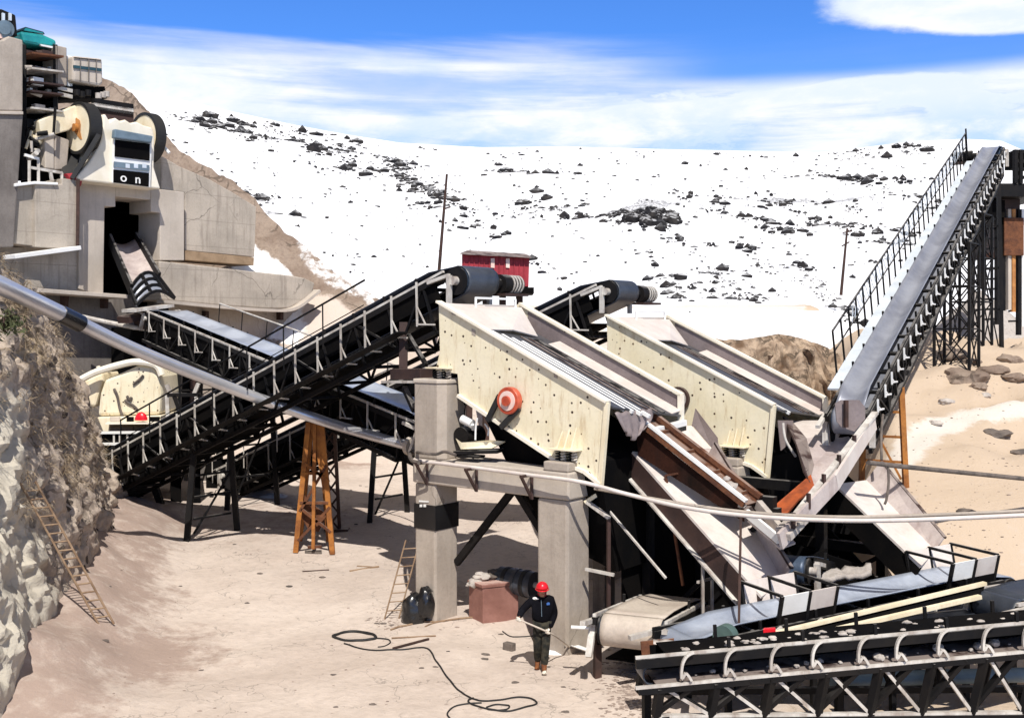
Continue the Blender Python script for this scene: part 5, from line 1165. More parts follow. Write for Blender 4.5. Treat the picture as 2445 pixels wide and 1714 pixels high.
def T_(x, y, dd=0): return P(x, y, D + dd)
m = MB(); m.prism([T_(736, 1006), T_(770, 1006), T_(776, 1060), T_(772, 1180), T_(752, 1060)], V((0, .1, 0))); m.build('head_plate', 'orange_rust', tw_)
for (x0, x1, y1, dd) in ((737, 706, 1318, 0), (768, 794, 1322, 0), (744, 716, 1290, .8), (764, 786, 1292, .8), (752, 748, 1310, -.05)):
    m = MB(); m.bar(T_(x0, 1008, dd * .4), T_(x1, y1, dd), .14 if x0 != 752 else .09, .12, V((0, 1, 0))); m.build('leg', 'orange_rust', tw_)
for a, b in (((727, 1105), (786, 1150)), ((716, 1220), (780, 1110)), ((720, 1215), (790, 1270)), ((712, 1290), (788, 1210)), ((735, 1305), (768, 1305)), ((724, 1130), (776, 1130)), ((716, 1200), (784, 1200))):
    m = MB(); m.bar(T_(*a, -.04), T_(*b, -.04), .075); m.build('brace', 'orange_rust' if a[1] < 1200 else 'rust', tw_)
m = MB(); m.prism([T_(722, 1170, .12), T_(748, 1225, .12), T_(735, 1262, .12), T_(716, 1225, .12)], V((0, .04, 0))); m.prism([T_(742, 1202, .2), T_(782, 1228, .2), T_(760, 1270, .2), T_(736, 1262, .2)], V((0, .04, 0))); m.build('gusset', 'rust', tw_)
m = MB(); m.hexa([T_(727, 1324), T_(768, 1324), T_(768, 1318, .5), T_(727, 1318, .5), T_(728, 1316), T_(768, 1316), T_(768, 1312, .5), T_(728, 1312, .5)]); m.build('foot_plate', 'stone_dark', tw_)
g1 = G(806, 1268); D1 = g1.y
tw2 = thing('ladder_mast', 'slim dark brown lattice mast just right of the orange trestle', 'mast', g1)
for x0, x1 in ((772, 778), (798, 811)): m = MB(); m.bar(P(x0, 1005, D1 - 1.2), P(x1, 1268, D1), .10); m.build('leg', 'brown_steel', tw2)
for k in range(6):
    y0, y1 = 1025 + k * 40, 1065 + k * 40; xl = lambda y: lerp(772, 778, (y - 1005) / 263); xr = lambda y: lerp(798, 811, (y - 1005) / 263); dd = lambda y: D1 - 1.2 + 1.2 * (y - 1005) / 263
    m = MB(); m.bar(P(xl(y0), y0, dd(y0)), P(xr(y1), y1, dd(y1)), .05); m.bar(P(xr(y0), y0, dd(y0)), P(xl(y1), y1, dd(y1)), .05); m.build('lacing', 'brown_steel', tw2)
m = MB(); m.box(g1 + V((0, 0, .03)), V((1, 0, 0)), V((0, 1, 0)), Z, .35, .2, .05); m.build('foot_plate', 'brown_steel', tw2)

# pipes crossing the picture on the right
m = MB(); m.tube(spline([PW(988, 1099, -.66), PW(1100, 1112, -.66), PW(1250, 1132, -.66), PW(1385, 1150, -.66), P(1500, 1180, 22.0), P(1640, 1212, 21.2), P(1800, 1232, 20.6), P(2000, 1242, 20.2), P(2200, 1240, 20), P(2520, 1226, 19.8)], 8), .042, 10)
tag(m.build('service_pipe', 'pale_sheet', smooth=True), 'pale pipe bracketed along the portal beam and sagging across to the right edge', 'pipe')
m = MB(); m.tube(spline([P(1420, 1166, 22.5), P(1640, 1204, 21.3), P(1800, 1224, 20.7), P(2000, 1234, 20.3), P(2200, 1230, 20.1), P(2520, 1216, 19.9)], 8), .034, 10)
tag(m.build('service_pipe', 'concrete', smooth=True), 'thinner grey twin of the pale sagging pipe, directly above it', 'pipe')
m = MB(); m.tube(spline([P(2074, 1104, 23.5), P(2150, 1113, 24), P(2300, 1128, 25), P(2520, 1150, 26)], 6), .055, 10)
tag(m.build('black_pipe', 'stone_dark', smooth=True), 'single black pipe crossing the sandy slope on the right above the twin pipes', 'pipe')
for pts, lab in (([(2120, 1112, 23.8), (2122, 1150, 23.8), (2117, 1190, 23.8), (2112, 1204, 23.8)], 'dark drooping hose hanging from the single black pipe'), ([(2108, 990, 25.5), (2104, 1040, 25), (2105, 1098, 24.6)], 'thin wire dropping past the steep conveyor to the black pipe')):
    m = MB(); m.tube(spline([P(*p) for p in pts], 5), .03, 8); tag(m.build('hose', 'stone_dark', smooth=True), lab, 'hose')
m = MB(); m.bar(P(1769, 1236, 20.5), P(1764, 1500, 19.6), .045); tag(m.build('prop', 'dark_wood'), 'thin upright prop holding the twin pipes in front of the pale slide', 'prop')

# ------------------------------------------------------------------ foreground conveyors on the right
tJ = P(1548, 1546, 17.3); hJ = P(2560, 1456, 18.2)
rJ, cJ, LJ, AJ, SJ, UJ = conveyor('conveyor', 'nearest conveyor along the bottom right with curved white ribs and dark truss', tJ, hJ, .5, .30, belt='belt_dark', pull='belt_dark', pr=.16, side=1, brk=.80, brk_h=.40, rail=False, motor=False, lower=False, chord='pale_steel', walk=False, skirt=False, bracket='C', trough=.04, drop=.20, near_only=True, sw=.045, group='low conveyors in the right foreground', tails=False)
offJ = .40
m = MB(); m.plate([cJ(.1, -.3, -.06), cJ(LJ, -.3, -.06), cJ(LJ, -.3, -.47), cJ(.1, -.3, -.47)], .03); m.build('back_plate', 'dark_plate', rJ)
m = MB(); m.plate([cJ(.0, -.3, -.45), cJ(LJ, -.3, -.45), cJ(LJ, offJ + .1, -.45), cJ(.0, offJ + .1, -.45)], .03); m.build('spill_pan', 'brown_steel', rJ)
m = MB(); m.bar(cJ(-.35, offJ + .08, -.45), cJ(LJ, offJ + .08, -.45), .05, .045); m.build('pan_edge', 'pale_steel', rJ); m = MB(); m.bar(cJ(-.3, offJ + .08, -.52), cJ(LJ, offJ + .08, -.52), .05, .085); m.build('pan_beam', 'black_steel', rJ)
m = MB(); q0 = P(1566, 1708, 17.0); q1 = P(2560, 1698, 17.9); m.bar(q0, q1, .10, .04); m.build('lower_flange', 'pale_steel', rJ); m = MB(); m.bar(q0 - Z * .075, q1 - Z * .075, .12, .10); m.build('lower_chord', 'black_steel', rJ)
m = MB(); dq = -SJ * 1.15; m.bar(q0 + dq, q1 + dq, .12, .10); m.build('lower_chord', 'black_steel', rJ)
nb = 8; 
for k in range(nb + 1):
    f = k / nb; a = cJ(.05 + (LJ - .1) * f, offJ + .05, -.49); b = q0.lerp(q1, f)
    m = MB(); m.bar(a, b, .12, .12); m.build('web_post', 'black_steel', rJ)
    m = MB(); m.bar(a - SJ * 1.15, b - SJ * 1.15, .09, .09); m.build('web_post', 'black_steel', rJ)
    if k < nb:
        f2_ = (k + 1) / nb; a2 = cJ(.05 + (LJ - .1) * f2_, offJ + .05, -.49); b2 = q0.lerp(q1, f2_); mid = q0.lerp(q1, f + .5 / nb); amid = a.lerp(a2, .5)
        m = MB(); m.bar(amid + AJ * -.4, b2, .05, .055, SJ); m.build('web_diagonal', 'pale_steel', rJ); m = MB(); m.bar(amid + AJ * -.36 - SJ * .06, b2 + AJ * .04 - SJ * .06, .05, .12, SJ); m.build('web_diagonal', 'black_steel', rJ)
        m = MB(); m.bar(amid + AJ * .1, b - SJ * .08, .07, .13, SJ); m.build('web_diagonal', 'black_steel', rJ)
        m = MB(); m.bar(amid - SJ * 1.15, mid - SJ * 1.15 + AJ * .5, .07, .08); m.build('web_diagonal', 'black_steel', rJ)
for f in (.02, .5, .98):
    b = q0.lerp(q1, f); m = MB(); z_ = gz(b.x, b.y) - .1; m.bar(b, V((b.x, b.y, z_)), .12); m.build('foot', 'black_steel', rJ); b = b - SJ * 1.15; m = MB(); m.bar(b, V((b.x, b.y, z_)), .12); m.build('foot', 'black_steel', rJ)
rg = random.Random(12); sj = []
for k in range(24):
    s = .5 + (LJ - 1.2) * k / 23 + rg.uniform(-.1, .1); big_ = k in (16, 19, 20, 12)
    r = .09 if big_ else rg.uniform(.02, .05); p = cJ(s, offJ - rg.uniform(.12, .3), -.435) + Z * r * .5
    sj.append((p, r, k))
SL = ['pale stone', 'grey stone', 'small chip', 'tan stone', 'flat stone', 'angular stone']
for i, (p, r, k) in enumerate(sj):
    o = MB().rock(p, r, k + 300, .7, 2).build('spilled_stone', 'stone_pale', smooth=True)
    o['label'] = ('large pale stone lying on the spill pan of the nearest conveyor' if r > .08 else 'small spilled stone on the pan of the nearest conveyor'); o['category'] = 'stone'; o['group'] = 'stones on the spill pan'

m = MB(); m.plate([cJ(.2, .30, -.035), cJ(LJ, .30, -.035), cJ(LJ, -.30, -.035), cJ(.2, -.30, -.035)], .02); m.build('spill_shelf', 'dark_plate', rJ)
for k in range(46):
    s_ = rg.uniform(.5, 3.4) if k < 34 else rg.uniform(3.4, 6.5); r = rg.uniform(.02, .055); p = cJ(s_, rg.uniform(-.15, .26), -.03) + Z * r * .4
    o = MB().rock(p, r, k + 900, .65, 2, (1.5, 1, 1)).build('spilled_stone', 'stone_pale', smooth=True); o['label'] = 'pale spilled stone along the top rail of the nearest conveyor'; o['category'] = 'stone'; o['group'] = 'stones along the top rail'
m = MB(); m.cyl(P(1985, 1622, 18.9), P(2540, 1608, 19.6), .13, 18); dr_ = m.build('grey_duct', 'slate_blue', smooth=True); tag(dr_, 'grey blue duct lying behind the truss of the nearest conveyor', 'duct')
tK = P(1634, 1512, 19.4); hK = P(2362, 1366, 22.4)
rK, cK, LK, AK, SK, UK = conveyor('conveyor', 'middle low conveyor with a gleaming pale belt and skirt boxes behind the nearest one', tK, hK, .92, .5, belt='belt_bright', pull='belt_dark', pr=.24, side=1, brk=.95, brk_h=.5, rail=False, motor=False, lower=False, chord='black_steel', walk=False, skirt=False, bracket='C', trough=.10, group='low conveyors in the right foreground')
m = MB(); m.plate([cK(.6, -.5, -.15), cK(LK - .3, -.5, -.15), cK(LK - .3, -.5, -.8), cK(.6, -.5, -.8)], .03); m.build('back_plate', 'dark_plate', rK)
m = MB(); m.plate([cK(.3, -.5, -.72), cK(LK, -.5, -.66), cK(LK, .9, -.66), cK(.3, .9, -.72)], .03); m.build('spill_pan', 'dark_plate', rK)
m = MB(); m.bar(P(1838, 1514, 18.9), P(2352, 1392, 20.6), .1, .06); m.build('outer_rail', 'cream_plain', rK); m = MB(); m.bar(P(1935, 1516, 18.85), P(2340, 1424, 20.3), .1, .07); m.build('outer_rail', 'cream_plain', rK)
m = MB(); m.plate([P(1838, 1516, 18.95), P(2352, 1394, 20.65), P(2345, 1424, 20.4), P(1930, 1520, 18.95)], .03); m.build('rail_web', 'dark_plate', rK)
for f in (.05, .3, .55, .8, .97):
    for t_ in (-.5, .75): p = cK(LK * f, t_, -.75); m = MB(); m.bar(p, V((p.x, p.y, gz(p.x, p.y) - .1)), .1); m.build('leg', 'black_steel', rK)
m = MB(); m.hexa([P(1822, 1514, 18.7), P(1852, 1512, 18.75), P(1852, 1510, 19.05), P(1822, 1512, 19), P(1822, 1500, 18.7), P(1852, 1498, 18.75), P(1852, 1496, 19.05), P(1822, 1498, 19)]); tag(m.build('red_end_cap', 'red_plastic', bevel=.02), 'small bright red block capping the end of the slanted outer rail', 'cap')
def skirt(lab, f, wd_):
    c = cK(LK * f, 0, .02); root = thing('skirt_box', lab, 'skirt box', c, 'skirt boxes on the middle conveyor')
    u0, h = .42, .52; ln = wd_ / 2
    for i, s in enumerate((-ln, 0, ln)):
        m = MB(); a = c + AK * s
        m.bar(a + SK * .50, a + SK * .62 + Z * h, .06); m.bar(a - SK * .50, a - SK * .62 + Z * h, .06); m.bar(a + SK * .62 + Z * h, a - SK * .62 + Z * h, .05); m.build('rib', 'black_steel', root)
    for i, s in enumerate((-ln / 2, ln / 2)):
        a = c + AK * s; m = MB(); m.plate([a - AK * ln * .45 + SK * .52 + Z * .14, a + AK * ln * .45 + SK * .52 + Z * .14, a + AK * ln * .45 + SK * .61 + Z * h, a - AK * ln * .45 + SK * .61 + Z * h], .02); m.build('pale_panel', 'pale_sheet' if i else 'white_paint', root)
        m = MB(); m.plate([a - AK * ln * .47 + SK * .50 + Z * -.05, a + AK * ln * .47 + SK * .50 + Z * -.05, a + AK * ln * .47 + SK * .525 + Z * .15, a - AK * ln * .47 + SK * .525 + Z * .15], .02); m.build('lower_skirt', 'dark_plate', root)
        m = MB(); m.plate([a - AK * ln * .45 - SK * .5, a + AK * ln * .45 - SK * .5, a + AK * ln * .45 - SK * .61 + Z * h, a - AK * ln * .45 - SK * .61 + Z * h], .02); m.build('back_panel', 'pale_sheet', root)
skirt('two panelled skirt box on the middle conveyor below the wide pale slide', .31, 1.25)
skirt('two panelled skirt box at the upper end of the middle conveyor by the far slide', .86, 1.2)
# L: dusty belt tail under the slide, square to the others
tL = P(1514, 1470, 20.6); hL = P(1612, 1424, 23.6)
rL, cL, LL, AL, SL_, UL = conveyor('conveyor', 'short conveyor tail with a dusty beige belt beside the portal column', tL, hL, 1.15, .6, belt='belt_dusty', pull='belt_dark', pr=.30, side=1, brk=0, rail=False, motor=False, lower=False, chord='pale_steel', walk=False, skirt=True, trough=.03, group='low conveyors in the right foreground')
for s, t_ in ((.1, -.75), (.1, .75), (2.6, -.75), (2.6, .75)): p = cL(s, t_, -.2); m = MB(); m.bar(p, V((p.x, p.y, gz(p.x, p.y) - .2)), .13); m.build('leg', 'dark_wood', rL)
m = MB(); a = cL(-.05, -.8, -.3); m.cyl(a, a - AL * .15 - SL_ * .38, .035, 10); m.build('take_up_screw', 'white_paint', rL, smooth=True)
m = MB(); a = cL(1.7, .95, -.3); m.bar(a, a + Z * 1.25, .05); m.bar(a + Z * .85 - SL_ * .1, a + Z * .85 + AL * .9, .05); m.bar(a + Z * .85 + AL * .9, a + AL * .9, .05); m.build('guard_rail', 'pale_steel', rL)
m = MB(); m.plate([P(1530, 1530, 18.6), P(1610, 1522, 18.8), P(1608, 1545, 18.7), P(1590, 1570, 18.6), P(1535, 1585, 18.5)], .04); tag(m.build('rusty_plate', 'rust', bevel=.01), 'rust brown plate below the drum of the dusty belt', 'plate')
m = MB(); r_ = [[P(lerp(1560, 1690, j / 9), lerp(1526, 1534, j / 9) + 3 * math.sin(j * 2.1) + i * 5 + (4 * math.sin(j * 3) if i == 2 else 0), 18.5 - i * .12) for j in range(10)] for i in range(3)]
tag(m.grid(r_).build('tarpaulin', 'pale_sheet', smooth=True, solid=.02), 'crumpled pale tarpaulin scrap over the tail of the middle conveyor', 'tarpaulin')
c = P(1742, 1520, 19.0); m = MB(); m.cyl(c - W0 * .05 + Z * .05, c - W0 * .25 + Z * .05, .2, 20); tag(m.build('green_drum', 'drum_green', smooth=True), 'dull green drum end below the tail of the middle conveyor', 'drum')

# M: blue head drum in the dark under the V of the chutes
tM = P(2010, 1300, 26.5); hM = P(1884, 1322, 22.2)
conveyor('conveyor', 'conveyor end with a dark blue drum in the shade under the loading trough', P(1975, 1345, 26.0), P(1880, 1325, 22.2), .78, .5, belt='pulley_blue', pull='belt_dark', pr=.27, side=1, brk=0, rail=False, motor=False, lower=False, chord='black_steel', walk=False, skirt=True, trough=.03, group='low conveyors in the right foreground')
m = MB(); r_ = [[P(lerp(1935, 2080, j / 14), lerp(1370, 1352, j / 14) + 20 * i / 5, 23.2 - .5 * i / 5) + Z * (.12 * ns(j * .4, i * .5, 3, 1)) for j in range(15)] for i in range(6)]
tag(m.grid(r_).build('spoil_heap', 'gravel', smooth=True, solid=.1), 'grey spill of gravel lying behind the pale belt', 'gravel')
# far right stub conveyor
conveyor('conveyor', 'dark conveyor stub with a rounded nose cut by the right edge', P(2392, 1420, 20.2), P(2640, 1380, 21.5), .9, .7, belt='belt_dark', pull='belt_dark', pr=.25, side=1, brk=1.0, brk_h=.5, rail=False, motor=False, chord='pale_steel', walk=False, trough=.05, group='low conveyors in the right foreground')
rf = conveyor('conveyor', 'low truss conveyor with cross bracing between the two nearest ones', P(2060, 1500, 19.6), P(2620, 1440, 21.2), .7, .55, belt='belt_dark', pr=.12, side=1, brk=0, rail=False, motor=False, chord='pale_steel', walk=False, skirt=False, trough=.02, group='low conveyors in the right foreground', tails=False)
# ------------------------------------------------------------------ hut, poles and small things
hb, _ = hill_at(1185, 690); hd = 48.
ht = thing('red_hut', 'dark red boarded hut with a low hipped roof on the snow behind the drums', 'hut', P(1185, 688, hd))
def hx(x0, y0, x1, y1, d0, d1): return [P(x0, y1, d0), P(x1, y1, d0), V((P(x1, y1, d0).x, d1, P(x1, y1, d0).z)), V((P(x0, y1, d0).x, d1, P(x0, y1, d0).z)), P(x0, y0, d0), P(x1, y0, d0), V((P(x1, y0, d0).x, d1, P(x1, y0, d0).z)), V((P(x0, y0, d0).x, d1, P(x0, y0, d0).z))]
m = MB(); m.hexa([P(1103, 680, hd), P(1262, 684, hd), V((P(1262, 684, hd).x, hd + 2.6, P(1262, 684, hd).z)), V((P(1103, 680, hd).x, hd + 2.6, P(1103, 680, hd).z)), P(1103, 606, hd), P(1264, 615, hd), V((P(1264, 615, hd).x, hd + 2.6, P(1264, 615, hd).z)), V((P(1103, 606, hd).x, hd + 2.6, P(1103, 606, hd).z))]); hw = m.build('wall', 'red_paint', ht)
for k in range(13):
    x = 1108 + 12 * k; m = MB(); m.bar(P(x, 609 + k * .6, hd - .03), P(x, 680, hd - .03), .05, .03); m.build('batten', 'red_paint', hw)
for x in (1172, 1208): 
    m = MB(); m.prism([P(x, 617, hd - .06), P(x + 9, 617, hd - .06), P(x + 9, 640, hd - .06), P(x, 639, hd - .06)], V((0, .05, 0))); m.build('window', 'pale_pink', ht)
m = MB(); e = [P(1098, 607, hd - .3), P(1269, 616, hd - .3), P(1268, 612, hd + 3), P(1100, 604, hd + 3)]; rdg = [P(1116, 597.5, hd + 1.3), P(1255, 606, hd + 1.3)]
m.add(e + rdg, [(0, 1, 5, 4), (2, 3, 4, 5), (1, 2, 5), (3, 0, 4), (3, 2, 1, 0)]); m.build('roof', 'brown_steel', ht)
m = MB(); m.hexa(hx(1090, 686, 1275, 700, hd - .4, hd + 3.2)); m.build('skid_base', 'dark_plate', ht)
for k in range(4):
    x = 1120 + 40 * k; p = P(x, 698, hd + .5); m = MB(); m.bar(p, V((p.x, p.y, gz(p.x, p.y) - .3)), .25); m.build('prop', 'dark_wood', ht)
def pole(lab, a, b, d, arms):
    r_ = thing('utility_pole', lab, 'pole', P(*b, d), 'poles on the snow'); m = MB(); m.cyl(P(*b, d), P(*a, d), .085, 10, .055); m.build('shaft', 'dark_wood', r_, smooth=True)
    for p, q in arms: m = MB(); m.bar(P(*p, d), P(*q, d), .07); m.build('crossarm', 'dark_wood', r_)
pole('tall dark pole leaning right behind the conveyor with the blue drum', (1067, 416), (1048, 650), 52, [((1058, 500), (1076, 494))])
pole('thin shorter pole on the right snow slope left of the steep conveyor', (2023, 545), (2008, 705), 60, [((2012, 556), (2034, 552)), ((2010, 588), (2028, 578))])

def ladder(lab, b0, t0, w, n, mt, r=.028, side=V((1, 0, 0))):
    b0, t0 = V(b0), V(t0); root = thing('ladder', lab, 'ladder', b0)
    for sg in (-1, 1): m = MB(); m.tube([b0 + side * sg * w / 2, t0 + side * sg * w / 2], r, 8); m.build('stile', mt, root, smooth=True)
    proto = None
    for k in range(1, n):
        p = b0.lerp(t0, k / n)
        if proto is None: m = MB(); m.tube([p - side * w / 2, p + side * w / 2], r * .8, 6); proto = m.build('rung', mt, root); p0 = p
        else: child_copy(proto, root, p - p0)
bl0 = G(255, 1492)
ladder('long weathered ladder leaning on the left rock face', bl0, P(66, 1150, 22.6), .30, 17, 'wood', .024, V((.8, .6, 0)))
ladder('twisted wooden ladder propped against the left portal column', G(935, 1478), PW(986, 1288, -.45) , .34, 9, 'wood', .018, V((.95, .3, 0)))
# black sack
bg_ = thing('black_sack', 'shiny black plastic sack slumped against the left portal column', 'sack', G(990, 1482))
def blob_mesh(c, rx, ry, rz, sd, n=4, wr=.16):
    bm = bmesh.new(); bmesh.ops.create_icosphere(bm, subdivisions=n, radius=1); m = MB(); vs = []
    for v in bm.verts:
        k = 1 + wr * mnoise.noise(v.co * 1.6 + V((sd, 0, 0))) + wr * .7 * abs(mnoise.noise(v.co * 4 + V((0, sd, 0))))
        z = v.co.z * k; z = max(z, -.55)
        vs.append(V(c) + V((v.co.x * k * rx, v.co.y * k * ry, z * rz)))
    m.add(vs, [tuple(l.index for l in f.verts) for f in bm.faces]); bm.free(); return m
gb = G(988, 1484); blob_mesh(gb + V((0, 0, .22)), .30, .26, .42, 3).build('bag', 'bag_black', bg_, smooth=True)
blob_mesh(P(1016, 1445, gb.y - .1), .20, .2, .42, 8).build('bag', 'bag_black', bg_, smooth=True)
m = MB(); m.tube(spline([P(1020, 1420, gb.y - .2), P(1026, 1412, gb.y - .2), P(1030, 1408, gb.y - .2)], 3), [.05] * 2 + [.04] * 4 + [.07], 8); m.build('tied_neck', 'bag_black', bg_, smooth=True)
# pinkish plinth with drum and stones
cg = G(1185, 1476); d0 = cg.y
pl = thing('brick_plinth', 'reddish block plinth behind the worker with a snowy top', 'plinth', cg)
m = MB(); b4 = [P(1119, 1466, d0 + .05), P(1153, 1477, d0 - .45), P(1238, 1470, d0 - .1), P(1210, 1462, d0 + .6)]
b4 = [V((p.x, p.y, gz(p.x, p.y) - .05)) for p in b4]; zt = P(1153, 1405, d0 - .45).z; m.hexa(b4 + [V((p.x, p.y, zt)) for p in b4]); m.build('block', 'terracotta', pl, bevel=.02)
m = MB(); cen = sum(b4, V()) / 4; t4 = [cen.lerp(p, 1.06) for p in b4]; m.hexa([V((p.x, p.y, zt + .003)) for p in t4] + [V((p.x, p.y, zt + .09)) for p in t4]); m.build('top_slab', 'terracotta', pl, bevel=.02)
dm = thing('dark_roller', 'black ribbed roller drum lying on the reddish plinth beside the portal column', 'roller', P(1240, 1385, d0 + .2))
a = P(1195, 1382, d0 + .3); b = P(1276, 1396, d0 - .2)
m = MB(); m.cyl(a, b, .30, 28); m.build('drum', 'belt_dark', dm, smooth=True); ax_ = (b - a).normalized()
for f in (.18, .45, .72): m = MB(); m.cyl(a.lerp(b, f), a.lerp(b, f) + ax_ * .10, .315, 28); m.build('lagging', 'rubber' if f != .45 else 'deck_rubber', dm, smooth=True)
m = MB(); m.cyl(b, b + ax_ * .12, .07, 12); m.cyl(a - ax_ * .12, a, .07, 12); m.build('shaft', 'pale_steel', dm)
m = MB(); m.bar(P(1160, 1404, d0 - .3), P(1196, 1392, d0 - .1), .10, .05); m.build('bearing_bar', 'white_paint', dm)
labs = ['pale stone at the left end of the reddish plinth', 'flat snowy stone topmost on the reddish plinth', 'grey stone in the middle of the rubble on the plinth', 'dark stone under the topmost flat one on the plinth', 'dark stone beside the black roller', 'small pale stone in front of the rubble on the plinth', 'dark stone at the back of the rubble on the plinth']
for k, (x, y, r, mt) in enumerate(((1137, 1392, .16, 'stone_pale'), (1150, 1376, .15, 'stone_pale'), (1166, 1390, .13, 'stone_pale'), (1172, 1378, .14, 'stone_dark'), (1186, 1392, .14, 'stone_dark'), (1158, 1400, .07, 'stone_pale'), (1186, 1366, .15, 'stone_dark'))):
    tag(MB().rock(P(x, y, d0 + .05 * k - .05), r, k + 600, .65, 3, (1.3, 1, 1)).build('stone', mt, smooth=True), labs[k], 'stone', 'rubble on the plinth')

# hoses and litter on the yard
def ghose(pts, r, lab, mt='rubber', lift=.02):
    q = [G(*p) + V((0, 0, r + lift * 0)) for p in pts]; s_ = spline(q, 8)
    for p in s_: p.z = gz(p.x, p.y) + r * .9
    m = MB(); m.tube(s_, r, 8); return tag(m.build('hose', mt, smooth=True), lab, 'hose')
ghose([(822, 1538), (850, 1547), (900, 1554), (960, 1552), (1000, 1547), (1024, 1552), (1038, 1575), (1055, 1600), (1085, 1640), (1110, 1660), (1128, 1670), (1150, 1676), (1190, 1674), (1230, 1667), (1262, 1668), (1282, 1680), (1255, 1690), (1215, 1699), (1170, 1695), (1130, 1686), (1118, 1676), (1130, 1668)], .017, 'long thin black hose snaking down the yard into a loose loop')
ghose([(1162, 1690), (1185, 1683), (1214, 1686), (1212, 1694), (1190, 1698), (1166, 1695), (1162, 1690)], .015, 'small closed ring of hose inside the loose loop at the bottom')
ghose([(1150, 1680), (1110, 1684), (1082, 1692), (1068, 1706), (1076, 1718), (1090, 1730)], .015, 'short hose end curling off the bottom loop to the left')
ghose([(795, 1520), (820, 1512), (852, 1510), (885, 1515), (898, 1525), (880, 1530), (845, 1531), (812, 1528), (795, 1520), (822, 1513), (855, 1511), (888, 1516)], .028, 'coiled black hose lying in an oval on the pale yard')
ghose([(898, 1525), (925, 1528), (932, 1536), (918, 1544), (902, 1546)], .014, 'thin wire tail leading off the oval coil')
ghose([(1200, 1510), (1225, 1522), (1270, 1520), (1300, 1519)], .014, 'black cable end behind the worker by the block')
def stick(a, b, w, lab, mt):
    p, q = G(*a), G(*b); m = MB(); m.bar(p + Z * w * .5, q + Z * w * .5, w, w * .8); return tag(m.build('stick', mt, bevel=.01), lab, 'stick')
stick((938, 1550), (1024, 1529), .05, 'dark round bar on the sand right of the oval coil', 'dark_wood'); stick((935, 1525), (1041, 1520), .035, 'thin pale lath behind the dark bar near the coil', 'wood')
ghose([(933, 1506), (965, 1496), (1000, 1488), (1060, 1484), (1120, 1476), (1165, 1474)], .022, 'brown branch running from the black sack to the plinth', 'wood')
ghose([(1015, 1497), (1045, 1486), (1085, 1480)], .016, 'short brown twig beside the branch by the sack', 'wood')
stick((835, 1366), (905, 1354), .05, 'weathered pole lying on the yard right of the trestle', 'wood'); stick((852, 1352), (898, 1356), .035, 'short lath lying just above the weathered pole', 'wood'); stick((722, 1366), (786, 1362), .035, 'dark stick lying below the orange trestle', 'dark_wood')
cb = G(1216, 1552); m = MB(); m.box(cb + V((0, 0, .075)), A0, W0, Z, .12, .075, .08); tag(m.build('stone_block', 'stone_dark', bevel=.012), 'small dark cut block with a pale top left of the worker', 'block')
litter = [(1160, 1563), (1158, 1575), (1070, 1555), (1196, 1516), (1040, 1594), (796, 1612), (890, 1682), (802, 1690), (1230, 1630), (1345, 1640), (1350, 1700), (1370, 1646), (1310, 1592), (770, 1380), (1006, 1596), (880, 1480), (915, 1490), (935, 1492), (900, 1489), (430, 1400), (480, 1600), (620, 1370), (590, 1440), (500, 1265), (560, 1300), (690, 1400), (860, 1160), (870, 1205), (885, 1208), (850, 1252), (905, 1310), (250, 1530), (262, 1400)]
for k, (x, y) in enumerate(litter):
    p = G(x, y); r = random.uniform(.02, .055); o = MB().rock(p + V((0, 0, r * .1)), r, k + 700, .5, 2, (1.7, 1, 1)).build('yard_stone', 'stone_dark', smooth=True)
    o['label'] = 'small dark stone lying loose on the pale sand of the yard'; o['category'] = 'stone'; o['group'] = 'loose stones on the yard'
mb = MB(); rg = random.Random(21)
for k in range(1500):
    x, y = (rg.gauss(1510, 40), rg.gauss(1640, 48)) if k % 3 == 0 else (rg.gauss(935, 30), rg.gauss(1478, 12)) if k % 9 == 1 else (rg.uniform(160, 1560), rg.uniform(1200, 1712)) if k % 3 == 1 else (rg.uniform(2040, 2440), rg.uniform(880, 1320))
    p = G(x, y); r = abs(rg.gauss(0, .012)) + .005 + (.018 * rg.random() if k % 3 == 0 else 0); mb.rock(p, r, k, .5, 1, (1.6, 1, 1))
struct(mb.build('gravel_litter', 'clod'), 'stuff')
for x, y, w, lab in ((1328, 1556, .30, 'sliver of old snow at the foot of the portal column behind the worker'), (655, 1185, .4, 'drift of snow left of the orange trestle')):
    p = G(x, y); m = MB(); rws = [[V((p.x + w * rr * math.cos(a) * 1.5, p.y + w * rr * math.sin(a), gz(p.x + w * rr * math.cos(a) * 1.5, p.y + w * rr * math.sin(a)) + .09 * (1 - rr * rr) + .04 * ns(rr * 2, a, x, 1) - .02)) for a in [2 * math.pi * j / 24 for j in range(25)]] for rr in [i / 6 for i in range(7)]]
    tag(m.grid(rws).build('snow_patch', 'snow', smooth=True), lab, 'snow patch')

# ------------------------------------------------------------------ the worker
fp_ = G(1294, 1600); wk = thing('person', 'worker in a red helmet, dark jacket and camouflage trousers walking with a shovel', 'person', fp_)
B = fp_ + V((0, 0, .0)); k_ = 1.0
def W(x, y, z): return B + V((x, y, z))
def skin(name, nodes, edges, mt, root, sub=2, rootn=0):
    me = bpy.data.meshes.new(name); off = V(OFF.get(root.name, (0, 0, 0))); me.from_pydata([V(n[0]) - off for n in nodes], edges, []); o = bpy.data.objects.new(name, me); COL.objects.link(o); o.parent = root; OFF[o.name] = off
    sm = o.modifiers.new('skin', 'SKIN'); sm.use_smooth_shade = True
    for i, n in enumerate(nodes):
        r = n[1]; o.data.skin_vertices[0].data[i].radius = (r, r) if not isinstance(r, tuple) else r
        o.data.skin_vertices[0].data[i].use_root = (i == rootn)
    ss = o.modifiers.new('sub', 'SUBSURF'); ss.levels = sub; ss.render_levels = sub
    o.data.materials.append(MATS[mt]); return o
